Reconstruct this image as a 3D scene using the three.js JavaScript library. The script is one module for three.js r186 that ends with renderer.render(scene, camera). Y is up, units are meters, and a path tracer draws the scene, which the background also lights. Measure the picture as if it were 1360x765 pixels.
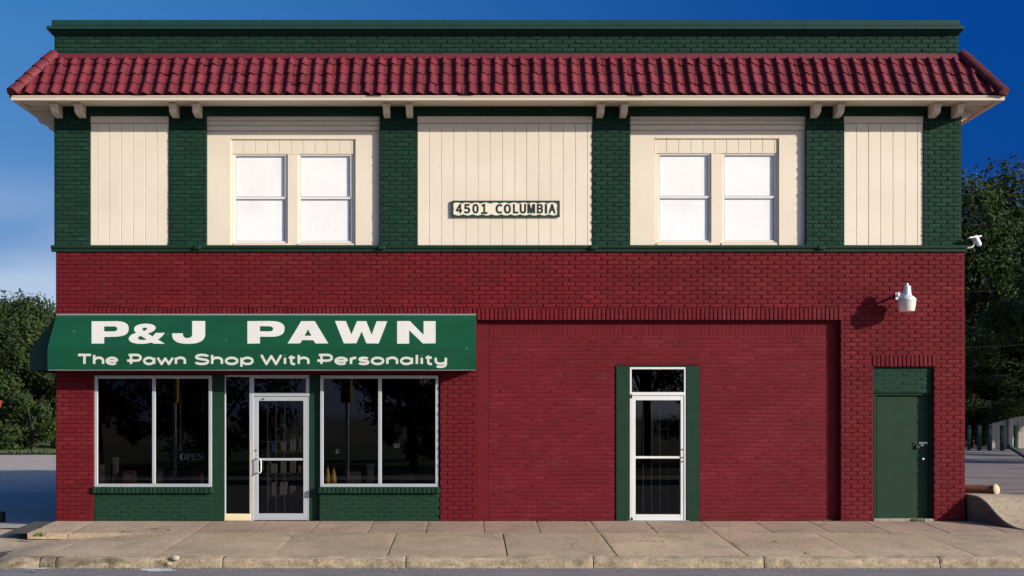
import * as THREE from 'three';
import { mergeGeometries, toCreasedNormals } from 'three/addons/utils/BufferGeometryUtils.js';

// ------------------------------------------------------------------ camera, sky, sun, exposure
const S = 0.012, D = 20, PX = 620, PY = 555, CX = -0.72, CY = 1.644;   // metres per photo pixel on the facade, camera distance, vanishing point
const scene = new THREE.Scene();
const camera = new THREE.PerspectiveCamera(2 * Math.atan(382.5 * S / D) * 180 / Math.PI, 1360 / 765, 0.1, 3000);
camera.position.set(CX, CY, D);
camera.lookAt(CX, CY, 0);
camera.setViewOffset(1360, 765, 680 - PX, 382.5 - PY, 1360, 765);
scene.add(camera);

const SUN = new THREE.Vector3(1.9, 0.69, 1).normalize();
const sun = new THREE.DirectionalLight(new THREE.Color(1, 0.92, 0.8), 5);
sun.position.copy(SUN).multiplyScalar(60);
sun.castShadow = true;
sun.shadow.mapSize.set(4096, 4096);
Object.assign(sun.shadow.camera, { left: -30, right: 30, top: 25, bottom: -25, near: 1, far: 160 });
sun.shadow.bias = -0.0005;
scene.add(sun, sun.target);

const renderer = new THREE.WebGLRenderer({ antialias: true });
renderer.setSize(1360, 765);
renderer.toneMapping = THREE.LinearToneMapping;
renderer.toneMappingExposure = 1.3;
renderer.shadowMap.enabled = true;
renderer.shadowMap.type = THREE.PCFSoftShadowMap;

// ------------------------------------------------------------------ noise
function mulberry(a) { return () => { a |= 0; a = a + 0x6D2B79F5 | 0; let t = Math.imul(a ^ a >>> 15, 1 | a); t = t + Math.imul(t ^ t >>> 7, 61 | t) ^ t; return ((t ^ t >>> 14) >>> 0) / 4294967296; }; }
const rnd = mulberry(4501);
const rr = (a, b) => a + (b - a) * rnd();
const hash = (x, y, s) => { let h = Math.imul(x, 374761393) + Math.imul(y, 668265263) + Math.imul(s, 974711) | 0; h = Math.imul(h ^ h >>> 13, 1274126177); return ((h ^ h >>> 16) >>> 0) / 4294967296; };
const mod = (a, n) => ((a % n) + n) % n;
function vnoise(x, y, per, s) {
  const x0 = Math.floor(x), y0 = Math.floor(y), fx = x - x0, fy = y - y0, u = fx * fx * (3 - 2 * fx), v = fy * fy * (3 - 2 * fy);
  const h = (i, j) => per ? hash(mod(x0 + i, per), mod(y0 + j, per), s) : hash(x0 + i, y0 + j, s);
  return (h(0, 0) * (1 - u) + h(1, 0) * u) * (1 - v) + (h(0, 1) * (1 - u) + h(1, 1) * u) * v;
}
function fbm(x, y, per, s, oct = 4) { let a = 0, w = 0.5, t = 0; for (let i = 0; i < oct; i++) { a += w * vnoise(x, y, per, s + i); t += w; w *= 0.5; x *= 2; y *= 2; per *= 2; } return a / t; }
const sstep = (a, b, x) => { const t = Math.min(1, Math.max(0, (x - a) / (b - a))); return t * t * (3 - 2 * t); };
const lerp = (a, b, t) => a + (b - a) * t;

// ------------------------------------------------------------------ sky (air and thin cloud only)
{
  const W = 1024, H = 512, data = new Float32Array(W * H * 4), d = new THREE.Vector3();
  for (let j = 0; j < H; j++) for (let i = 0; i < W; i++) {
    const phi = ((i + 0.5) / W - 0.5) * 2 * Math.PI, el = ((j + 0.5) / H - 0.5) * Math.PI;
    d.set(Math.cos(phi) * Math.cos(el), Math.sin(el), Math.sin(phi) * Math.cos(el));
    const c = d.dot(SUN), t = Math.max(0, d.y);
    const k = c < 0 ? sstep(0.0, 0.82, -c) : sstep(0.25, 0.95, c);             // Rayleigh light is weakest at right angles to the sun
    let r = lerp(0.0002, 0.024, k), g = lerp(0.044, 0.168, k), b = lerp(0.225, 0.43, k);
    const hz = Math.exp(-t * 10) * (0.03 + 0.97 * k);
    r = lerp(r, 0.42, hz); g = lerp(g, 0.52, hz); b = lerp(b, 0.64, hz);
    const wm = Math.max(0, c - 0.15) * 1.15 * Math.exp(-t * 3.2) * 0.75; r += wm; g += wm * 0.86; b += wm * 0.7;   // low warm haze round the sun
    const m = Math.pow(Math.max(0, c), 6) * 0.9 + Math.pow(Math.max(0, c), 40) * 3;
    r += m * 0.95; g += m * 0.88; b += m * 0.78;
    // thin low cloud
    const px = d.x / (t + 0.16), pz = d.z / (t + 0.16);
    let cl = sstep(0.4, 0.7, fbm(px * 0.7 + 11.3, pz * 1.5 + 5.1, 0, 71, 5)) * sstep(0.0, 0.08, t) * (1 - sstep(0.11, 0.2, t)) * k * 1.1;
    cl = Math.min(0.5, cl);
    r = lerp(r, 0.52, cl); g = lerp(g, 0.6, cl); b = lerp(b, 0.7, cl);
    if (d.y < 0) { const f = sstep(0, -0.1, d.y); r = lerp(r, 0.12, f); g = lerp(g, 0.11, f); b = lerp(b, 0.1, f); }
    const o = (j * W + i) * 4; data[o] = r; data[o + 1] = g; data[o + 2] = b; data[o + 3] = 1;
  }
  const sky = new THREE.DataTexture(data, W, H, THREE.RGBAFormat, THREE.FloatType);
  sky.mapping = THREE.EquirectangularReflectionMapping; sky.magFilter = sky.minFilter = THREE.LinearFilter; sky.wrapS = THREE.RepeatWrapping; sky.needsUpdate = true;
  scene.background = sky; scene.environment = sky;
}

// ------------------------------------------------------------------ helpers
const fx = (px, z = 0) => CX + (px - PX) * S * (D - z) / D;
const fy = (py, z = 0) => CY + (PY - py) * S * (D - z) / D;
const used = new Map(), origin = new WeakMap();
const nameOf = (n) => { const k = used.get(n) ?? 0; used.set(n, k + 1); return k ? `${n}_${String(k).padStart(3, '0')}` : n; };
origin.set(scene, new THREE.Vector3());
function thing(name, label, category, base = [0, 0, 0], group) {
  const o = new THREE.Group(); o.name = nameOf(name); o.position.set(...base); scene.add(o); origin.set(o, new THREE.Vector3(...base));
  o.userData = { label, category }; if (group) o.userData.group = group;
  return o;
}
function norm(g, color) {
  if (g.index) g = g.toNonIndexed();
  if (!g.attributes.normal) g.computeVertexNormals();
  if (!g.attributes.uv) boxUV(g);
  for (const k of Object.keys(g.attributes)) if (!['position', 'normal', 'uv', ...(color ? ['color'] : [])].includes(k)) g.deleteAttribute(k);
  if (color && !g.attributes.color) g.setAttribute('color', new THREE.BufferAttribute(new Float32Array(g.attributes.position.count * 3).fill(1), 3));
  return g;
}
function boxUV(g) {
  const p = g.attributes.position, n = g.attributes.normal, uv = new Float32Array(p.count * 2);
  for (let i = 0; i < p.count; i++) {
    const ax = Math.abs(n.getX(i)), ay = Math.abs(n.getY(i)), az = Math.abs(n.getZ(i)), x = p.getX(i), y = p.getY(i), z = p.getZ(i);
    if (az >= ax && az >= ay) { uv[2 * i] = x; uv[2 * i + 1] = y; } else if (ax >= ay) { uv[2 * i] = z; uv[2 * i + 1] = y; } else { uv[2 * i] = x; uv[2 * i + 1] = z; }
  }
  g.setAttribute('uv', new THREE.BufferAttribute(uv, 2)); return g;
}
function obj(name, geos, material, parent = scene, extra) {
  const list = (Array.isArray(geos) ? geos : [geos]).map((g) => norm(g, material.vertexColors));
  const g = list.length > 1 ? mergeGeometries(list) : list[0];
  const o = origin.get(parent); if (o.lengthSq()) g.translate(-o.x, -o.y, -o.z);
  const m = new THREE.Mesh(g, material); m.name = nameOf(name); m.castShadow = m.receiveShadow = true; origin.set(m, o.clone());
  if (extra) Object.assign(m.userData, extra);
  parent.add(m); return m;
}
const structure = (name, geos, mat, label, category) => obj(name, geos, mat, scene, { kind: 'structure', label, category });
// a box with chamfered edges, in metres
function cbox(x0, x1, y0, y1, z0, z1, c = 0.003) {
  const hx = (x1 - x0) / 2, hy = (y1 - y0) / 2, hz = (z1 - z0) / 2; c = Math.min(c, hx * 0.45, hy * 0.45, hz * 0.45);
  const V = (ax, sx, sy, sz) => [sx * (ax === 0 ? hx : hx - c), sy * (ax === 1 ? hy : hy - c), sz * (ax === 2 ? hz : hz - c)];
  const P = []; const cx = (x0 + x1) / 2, cy = (y0 + y1) / 2, cz = (z0 + z1) / 2;
  const tri = (a, b, d) => {   // orient outward
    const n = [(b[1] - a[1]) * (d[2] - a[2]) - (b[2] - a[2]) * (d[1] - a[1]), (b[2] - a[2]) * (d[0] - a[0]) - (b[0] - a[0]) * (d[2] - a[2]), (b[0] - a[0]) * (d[1] - a[1]) - (b[1] - a[1]) * (d[0] - a[0])];
    const m = [(a[0] + b[0] + d[0]), (a[1] + b[1] + d[1]), (a[2] + b[2] + d[2])];
    const w = n[0] * m[0] / (hx * hx) + n[1] * m[1] / (hy * hy) + n[2] * m[2] / (hz * hz);
    for (const v of w >= 0 ? [a, b, d] : [a, d, b]) P.push(v[0] + cx, v[1] + cy, v[2] + cz);
  };
  const quad = (a, b, d, e) => { tri(a, b, d); tri(a, d, e); };
  for (const s of [-1, 1]) {
    quad(V(0, s, -1, -1), V(0, s, 1, -1), V(0, s, 1, 1), V(0, s, -1, 1));
    quad(V(1, -1, s, -1), V(1, 1, s, -1), V(1, 1, s, 1), V(1, -1, s, 1));
    quad(V(2, -1, -1, s), V(2, 1, -1, s), V(2, 1, 1, s), V(2, -1, 1, s));
    for (const t of [-1, 1]) {
      quad(V(0, s, t, -1), V(0, s, t, 1), V(1, s, t, 1), V(1, s, t, -1));
      quad(V(0, s, -1, t), V(0, s, 1, t), V(2, s, 1, t), V(2, s, -1, t));
      quad(V(1, -1, s, t), V(1, 1, s, t), V(2, 1, s, t), V(2, -1, s, t));
      for (const u of [-1, 1]) tri(V(0, s, t, u), V(1, s, t, u), V(2, s, t, u));
    }
  }
  const g = new THREE.BufferGeometry(); g.setAttribute('position', new THREE.Float32BufferAttribute(P, 3)); g.computeVertexNormals();
  return boxUV(g);
}
const pb = (x0, x1, y0, y1, z0, z1, c) => cbox(fx(x0, z1), fx(x1, z1), fy(y1, z1), fy(y0, z1), z0, z1, c);   // the same from photo pixels on the plane z1
const sheet = (x0, x1, y0, y1, z) => { const g = new THREE.PlaneGeometry(fx(x1, z) - fx(x0, z), fy(y0, z) - fy(y1, z)); g.translate((fx(x0, z) + fx(x1, z)) / 2, (fy(y0, z) + fy(y1, z)) / 2, z); return g; };
const frameOf = (x0, x1, y0, y1, z0, z1, t, tb = t, tt = t) => [pb(x0, x0 + t, y0, y1, z0, z1), pb(x1 - t, x1, y0, y1, z0, z1), pb(x0 + t, x1 - t, y0, y0 + tt, z0, z1), pb(x0 + t, x1 - t, y1 - tb, y1, z0, z1)];
// a profile of [z, y] points swept along x
function sweepX(pts, x0, x1, closed = true, ends = [0, 0]) {
  const sh = new THREE.Shape(pts.map(([z, y]) => new THREE.Vector2(z, y)));
  const g = new THREE.ExtrudeGeometry(sh, { depth: 1, bevelEnabled: false, steps: 1 });
  const p = g.attributes.position;
  for (let i = 0; i < p.count; i++) { const z = p.getX(i), y = p.getY(i), t = p.getZ(i); p.setXYZ(i, t > 0.5 ? x0 - ends[0] * z : x1 + ends[1] * z, y, z); }
  const q = g.index ? g.toNonIndexed() : g; q.computeVertexNormals(); return boxUV(q);
}
function tube(points, r, seg = 8, rings = 1, r2 = r) {
  const c = new THREE.CatmullRomCurve3(points.map((p) => new THREE.Vector3(...p)), false, 'centripetal'), n = Math.max(2, (points.length - 1) * 3 * rings);
  const g = new THREE.TubeGeometry(c, n, 1, seg, false), p = g.attributes.position, q = new THREE.Vector3();
  for (let i = 0; i <= n; i++) { c.getPointAt(i / n, q); const k = lerp(r, r2, i / n); for (let j = 0; j <= seg; j++) { const a = i * (seg + 1) + j; p.setXYZ(a, q.x + (p.getX(a) - q.x) * k, q.y + (p.getY(a) - q.y) * k, q.z + (p.getZ(a) - q.z) * k); } }
  return g;
}
// collects many transformed copies into one geometry
class Bag {
  constructor() { this.p = []; this.n = []; this.u = []; this.c = []; }
  add(g, [x, y, z], [sx, sy, sz], col, rotZ = 0) {
    const P = g.attributes.position, N = g.attributes.normal, U = g.attributes.uv, cs = Math.cos(rotZ), sn = Math.sin(rotZ), ou = (x * 3.17 + y * 1.31), ov = (y * 2.71 - x * 0.77);
    for (let i = 0; i < P.count; i++) {
      const a = P.getX(i) * sx, b = P.getY(i) * sy;
      this.p.push(x + a * cs - b * sn, y + a * sn + b * cs, z + P.getZ(i) * sz);
      const e = N.getX(i), f = N.getY(i); this.n.push(e * cs - f * sn, e * sn + f * cs, N.getZ(i));
      this.u.push(U.getX(i) + ou, U.getY(i) + ov); this.c.push(...col);
    }
  }
  build() { const g = new THREE.BufferGeometry(); for (const [k, a, s] of [['position', this.p, 3], ['normal', this.n, 3], ['uv', this.u, 2], ['color', this.c, 3]]) g.setAttribute(k, new THREE.BufferAttribute(new Float32Array(a), s)); return g; }
}

// ------------------------------------------------------------------ textures and materials (uv in metres)
function tex(n, size, fn, srgb = false) {
  const data = new Uint8Array(n * n * 4);
  for (let j = 0; j < n; j++) for (let i = 0; i < n; i++) { const v = fn(i / n, j / n), o = (j * n + i) * 4; const a = Array.isArray(v) ? v : [v, v, v]; for (let c = 0; c < 3; c++) data[o + c] = Math.max(0, Math.min(255, a[c] * 255)); data[o + 3] = 255; }
  const t = new THREE.DataTexture(data, n, n); t.wrapS = t.wrapT = THREE.RepeatWrapping; t.magFilter = THREE.LinearFilter; t.minFilter = THREE.LinearMipmapLinearFilter; t.generateMipmaps = true;
  t.repeat.set(1 / size, 1 / size); if (srgb) t.colorSpace = THREE.SRGBColorSpace; t.needsUpdate = true; return t;
}
const speck = (u, v, n, s, p) => { const x = u * n, y = v * n, i = Math.floor(x), j = Math.floor(y); if (hash(i, j, s) > p) return 0; const dx = x - i - 0.3 - 0.4 * hash(i, j, s + 1), dy = y - j - 0.3 - 0.4 * hash(i, j, s + 2); return Math.max(0, 1 - (dx * dx + dy * dy) * 16); };
const paintMap = tex(512, 1.1, (u, v) => { const a = fbm(u * 6, v * 6, 6, 3), b = fbm(u * 40, v * 40, 40, 9, 3), w = speck(u, v, 46, 4, 0.012); const k = 0.8 + 0.24 * a + 0.12 * (b - 0.5) ; return [k + w * 0.5, k + w * 0.6, k + w * 0.6]; });
const paintBump = tex(512, 0.6, (u, v) => 0.55 * fbm(u * 20, v * 20, 20, 21, 4) + 0.45 * fbm(u * 90, v * 90, 90, 22, 2));
const creamMap = tex(512, 2.3, (u, v) => { const a = fbm(u * 5, v * 5, 5, 31, 5), st = fbm(u * 60, v * 4, 60, 33, 2), w = speck(u, v, 60, 35, 0.006); const k = 0.9 + 0.12 * a - 0.04 * st - 0.35 * w; return [k, k * (0.99 + 0.012 * a), k * (0.97 + 0.03 * a)]; });
const concMap = tex(1024, 2.7, (u, v) => {
  const a = fbm(u * 4, v * 4, 4, 41, 5), f = fbm(u * 130, v * 130, 130, 44, 2), st = sstep(0.56, 0.72, fbm(u * 7 + 3, v * 7, 7, 47, 4)), pale = speck(u, v, 150, 48, 0.16), dk = speck(u, v, 120, 49, 0.1);
  let k = 0.68 + 0.34 * a + 0.7 * (f - 0.5); k *= 1 - 0.12 * st; k += 0.2 * pale - 0.3 * dk; return [k, k * 0.985, k * (0.955 + 0.03 * a)];
});
const concBump = tex(512, 0.7, (u, v) => 0.5 * fbm(u * 60, v * 60, 60, 51, 3) + 0.3 * fbm(u * 12, v * 12, 12, 52, 3) - 0.5 * speck(u, v, 50, 53, 0.1));
const roadMap = tex(1024, 3.1, (u, v) => { const a = fbm(u * 5, v * 5, 5, 61, 5), f = fbm(u * 180, v * 180, 180, 64, 2), p = speck(u, v, 190, 66, 0.2); const k = 0.66 + 0.34 * a + 0.5 * (f - 0.5) + 0.24 * p; return [k, k, k * 1.01]; });
const woodMap = tex(512, 1.0, (u, v) => { const g = fbm(u * 60, v * 3, 60, 81, 3), a = fbm(u * 5, v * 5, 5, 82, 3); const k = 0.6 + 0.35 * g + 0.2 * (a - 0.5); return [k, k * 0.97, k * 0.93]; });
const barkMap = tex(256, 0.8, (u, v) => { const g = fbm(u * 16, v * 4, 16, 91, 4); const k = 0.45 + 0.7 * g; return [k, k * 0.95, k * 0.9]; });
const tileMap = tex(512, 0.9, (u, v) => { const a = fbm(u * 7, v * 7, 7, 101, 4), b = fbm(u * 50, v * 50, 50, 102, 2), w = speck(u, v, 40, 104, 0.01); const k = 0.8 + 0.3 * a + 0.12 * (b - 0.5); return [k + 0.35 * w, k * (0.98 + 0.06 * (b - 0.5)) + 0.4 * w, k * 0.99 + 0.4 * w]; });

const matte = (o) => { const { c, ...x } = o; const m = new THREE.MeshPhysicalMaterial({ roughness: 0.8, specularIntensity: 0.4, ...x }); if (c) m.color.setRGB(...c); return m; };
const std = (o) => { const { c, ...x } = o; const m = new THREE.MeshStandardMaterial({ roughness: 0.7, ...x }); if (c) m.color.setRGB(...c); return m; };
const RED = [0.126, 0.0068, 0.0115], GREEN = [0.0075, 0.036, 0.021];
const M = {
  brick: matte({ vertexColors: true, map: paintMap, bumpMap: paintBump, bumpScale: 0.0022, roughness: 0.8 }),
  red: matte({ c: RED, map: paintMap, bumpMap: paintBump, bumpScale: 0.0016, roughness: 0.8 }),
  green: matte({ c: GREEN, map: paintMap, bumpMap: paintBump, bumpScale: 0.0012, roughness: 0.8 }),
  greenSmooth: matte({ c: [0.0085, 0.036, 0.0185], map: paintMap, roughness: 0.62 }),
  greenMetal: matte({ c: [0.014, 0.05, 0.037], map: paintMap, roughness: 0.42 }),
  cream: std({ c: [0.74, 0.645, 0.52], map: creamMap, bumpMap: paintBump, bumpScale: 0.0004, roughness: 0.62 }),
  tile: matte({ vertexColors: true, map: tileMap, bumpMap: paintBump, bumpScale: 0.002, roughness: 0.68, specularIntensity: 0.6 }),
  awning: null,
  awningPlain: std({ c: [0.005, 0.05, 0.03], map: paintMap, roughness: 0.75, side: THREE.DoubleSide }),
  alu: std({ c: [0.5, 0.525, 0.56], map: creamMap, roughness: 0.45, metalness: 0.3 }),
  vinyl: std({ c: [0.82, 0.82, 0.82], roughness: 0.45 }),
  whitePaint: std({ c: [0.7, 0.7, 0.69], map: creamMap, roughness: 0.45 }),
  blind: std({ c: [0.93, 0.925, 0.92], map: creamMap, roughness: 0.9 }),
  glass: new THREE.MeshPhysicalMaterial({ color: new THREE.Color(1, 1, 1), transmission: 1, thickness: 0, roughness: 0.0, ior: 1.5 }),
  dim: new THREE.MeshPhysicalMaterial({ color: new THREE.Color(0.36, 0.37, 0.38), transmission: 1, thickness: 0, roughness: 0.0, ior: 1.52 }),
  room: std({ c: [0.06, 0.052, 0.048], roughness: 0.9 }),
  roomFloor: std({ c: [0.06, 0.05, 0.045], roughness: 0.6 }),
  conc: std({ vertexColors: true, map: concMap, bumpMap: concBump, bumpScale: 0.004, roughness: 0.92 }),
  joint: std({ c: [0.05, 0.042, 0.034], roughness: 1 }),
  road: std({ c: [0.2, 0.185, 0.183], map: roadMap, bumpMap: concBump, bumpScale: 0.004, roughness: 0.9 }),
  lot: std({ c: [0.44, 0.375, 0.325], map: roadMap, bumpMap: concBump, bumpScale: 0.004, roughness: 0.92 }),
  dirt: std({ c: [0.13, 0.11, 0.07], map: concMap, roughness: 1 }),
  lawn: std({ c: [0.045, 0.07, 0.02], map: concMap, roughness: 1 }),
  roofing: std({ c: [0.25, 0.24, 0.23], map: concMap, roughness: 0.95 }),
  steel: std({ c: [0.5, 0.51, 0.53], roughness: 0.42, metalness: 0.75 }),
  lampPaint: std({ c: [0.62, 0.66, 0.68], roughness: 0.45, metalness: 0.25 }),
  lens: new THREE.MeshPhysicalMaterial({ color: new THREE.Color(0.78, 0.74, 0.66), transmission: 0.35, thickness: 0, roughness: 0.65 }),
  black: std({ c: [0.012, 0.012, 0.013], roughness: 0.6 }),
  darkSteel: matte({ c: [0.005, 0.026, 0.03], roughness: 0.6 }),
  barGrey: std({ c: [0.12, 0.12, 0.125], roughness: 0.6 }),
  wire: matte({ c: [0.014, 0.015, 0.016], roughness: 1, specularIntensity: 0.1 }),
  wood: std({ c: [0.5, 0.46, 0.42], map: woodMap, roughness: 0.9 }),
  bark: std({ c: [0.035, 0.028, 0.021], map: barkMap, roughness: 1 }),
  logBark: std({ c: [0.16, 0.055, 0.03], map: barkMap, bumpMap: barkMap, bumpScale: 0.01, roughness: 1 }),
  logEnd: std({ c: [0.56, 0.47, 0.31], map: woodMap, roughness: 0.9 }),
  yellow: std({ c: [0.5, 0.27, 0.015], roughness: 0.5 }),
  orange: std({ c: [0.3, 0.045, 0.02], roughness: 0.5 }),
  leaf: new THREE.MeshPhysicalMaterial({ vertexColors: true, roughness: 1, specularIntensity: 0.4, transmission: 0.3, thickness: 0, side: THREE.DoubleSide }),
  blade: new THREE.MeshPhysicalMaterial({ vertexColors: true, roughness: 0.9, transmission: 0.3, thickness: 0, side: THREE.DoubleSide }),
  litter: std({ c: [0.05, 0.035, 0.02], roughness: 1, side: THREE.DoubleSide }),
  chunk: std({ c: [0.5, 0.44, 0.32], map: concMap, bumpMap: concBump, bumpScale: 0.006, roughness: 1 }),
};

// ------------------------------------------------------------------ ground, road, lots
const pave = (z) => -0.05 * z;                               // the pavement falls towards the kerb
function grid(xs, zs, h, col) {
  const P = [], I = [], C = [];
  for (const z of zs) for (const x of xs) { P.push(x, h(x, z), z); if (col) C.push(...col(x, z)); }
  for (let j = 0; j < zs.length - 1; j++) for (let i = 0; i < xs.length - 1; i++) { const a = j * xs.length + i, b = a + 1, c = a + xs.length, d = c + 1; I.push(a, c, b, b, c, d); }
  const g = new THREE.BufferGeometry(); g.setAttribute('position', new THREE.Float32BufferAttribute(P, 3)); if (col) g.setAttribute('color', new THREE.Float32BufferAttribute(C, 3)); g.setIndex(I); g.computeVertexNormals();
  return boxUV(g);
}
const lin = (a, b, n) => Array.from({ length: n + 1 }, (_, i) => a + (b - a) * i / n);
structure('ground', grid(lin(-1500, 1500, 20), lin(-1500, 1500, 20), () => -0.6), M.dirt, 'bare earth reaching to the horizon', 'ground');
const roadY = (z) => -0.318 + 0.1 * (1 - Math.pow((z - 10) / 6.4, 2)) * 0.8;
structure('road', grid(lin(-120, 120, 80), lin(3.6, 16.4, 20), (x, z) => roadY(z)), M.road, 'grey asphalt street along the front of the shop', 'road');
structure('opposite_pavement', grid(lin(-120, 120, 40), [16.4, 16.401, 16.55, 19, 30, 60], (x, z) => z < 16.4005 ? -0.32 : -0.17), std({ c: [0.33, 0.28, 0.22], map: concMap, roughness: 1 }), 'concrete pavement across the street', 'pavement');
const leftY = -0.085;
structure('left_parking_lot', grid(lin(-60, fx(74) + 0.02, 30), lin(-38.5, 0.42, 40), (x, z) => leftY + 0.012 * Math.sin(x * 0.7 + z * 0.4)), M.lot, 'grey asphalt parking lot beside the left wall', 'parking lot');
structure('opposite_lawn', grid(lin(-120, 120, 40), lin(19.5, 70, 10), (x, z) => -0.15), M.lawn, 'dark lawn across the street behind the opposite pavement', 'lawn');
// grass verge behind the left lot
structure('lawn', grid(lin(-80, 10, 30), lin(-75, -38.4, 12), (x, z) => leftY + 0.06 + Math.min(0.5, (-38.4 - z) * 0.03)), M.lawn, 'strip of green lawn under the trees behind the left lot', 'lawn');
// raised lot on the right
const RX = fx(1284);
const lotH = 0.425;
const rightLot = grid(lin(7.0, 70, 40), lin(-60, -0.12, 60), (x, z) => lotH + 0.012 * Math.sin(x * 0.9 + z * 0.5));
structure('right_parking_lot', rightLot, std({ c: [0.215, 0.185, 0.168], map: roadMap, bumpMap: concBump, bumpScale: 0.004, roughness: 0.92 }), 'raised cracked asphalt lot beside the right wall', 'parking lot');

// concrete apron that flares down from the raised lot to the pavement
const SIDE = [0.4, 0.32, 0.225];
{
  const K = [[-0.5, 1284, 0.429], [0, 1284.6, 0.428], [0.15, 1298, 0.405], [0.3, 1309, 0.315], [0.5, 1320, 0.17], [0.7, 1331.5, 0.06], [0.88, 1345, -0.015], [1.1, 1364, -0.052]];
  const at = (z, k) => { let i = 0; while (i < K.length - 2 && z > K[i + 1][0]) i++; const t = Math.min(1, Math.max(0, (z - K[i][0]) / (K[i + 1][0] - K[i][0]))); return lerp(K[i][k], K[i + 1][k], t); };
  const edge = (z) => fx((at(z - 0.03, 1) + at(z, 1) + at(z + 0.03, 1)) / 3, Math.max(0, z)) + 0.01;
  const top = (z) => (at(z - 0.04, 2) + at(z, 2) + at(z + 0.04, 2)) / 3;
  const P = [], I = [], C = [], zs = lin(-0.35, 1.1, 40), n = 14;
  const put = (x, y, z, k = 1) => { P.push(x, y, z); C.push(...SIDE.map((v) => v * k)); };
  for (const z of zs) { put(edge(z), pave(Math.max(0, z)) - 0.2, z, 0.36); put(edge(z), top(z) - 0.025, z, 0.36); put(edge(z) + 0.02, top(z), z, 1); for (let i = 1; i <= n; i++) put(lerp(edge(z) + 0.02, 22, Math.pow(i / n, 1.8)), top(z) + 0.006 * Math.sin(i * 1.7 + z * 4), z, 0.9); }  // shade of the left-facing wall is put into its vertex colour
  const w = n + 3;
  for (let j = 0; j < zs.length - 1; j++) for (let i = 0; i < w - 1; i++) { const a = j * w + i, b = a + 1, c = a + w, d = c + 1; I.push(a, c, b, b, c, d); }
  const g = new THREE.BufferGeometry(); g.setAttribute('position', new THREE.Float32BufferAttribute(P, 3)); g.setAttribute('color', new THREE.Float32BufferAttribute(C, 3)); g.setIndex(I);
  structure('concrete_ramp', boxUV(toCreasedNormals(g, 0.6)), M.conc, 'concrete driveway ramp curving down from the right lot to the pavement', 'ramp');
}

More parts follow.
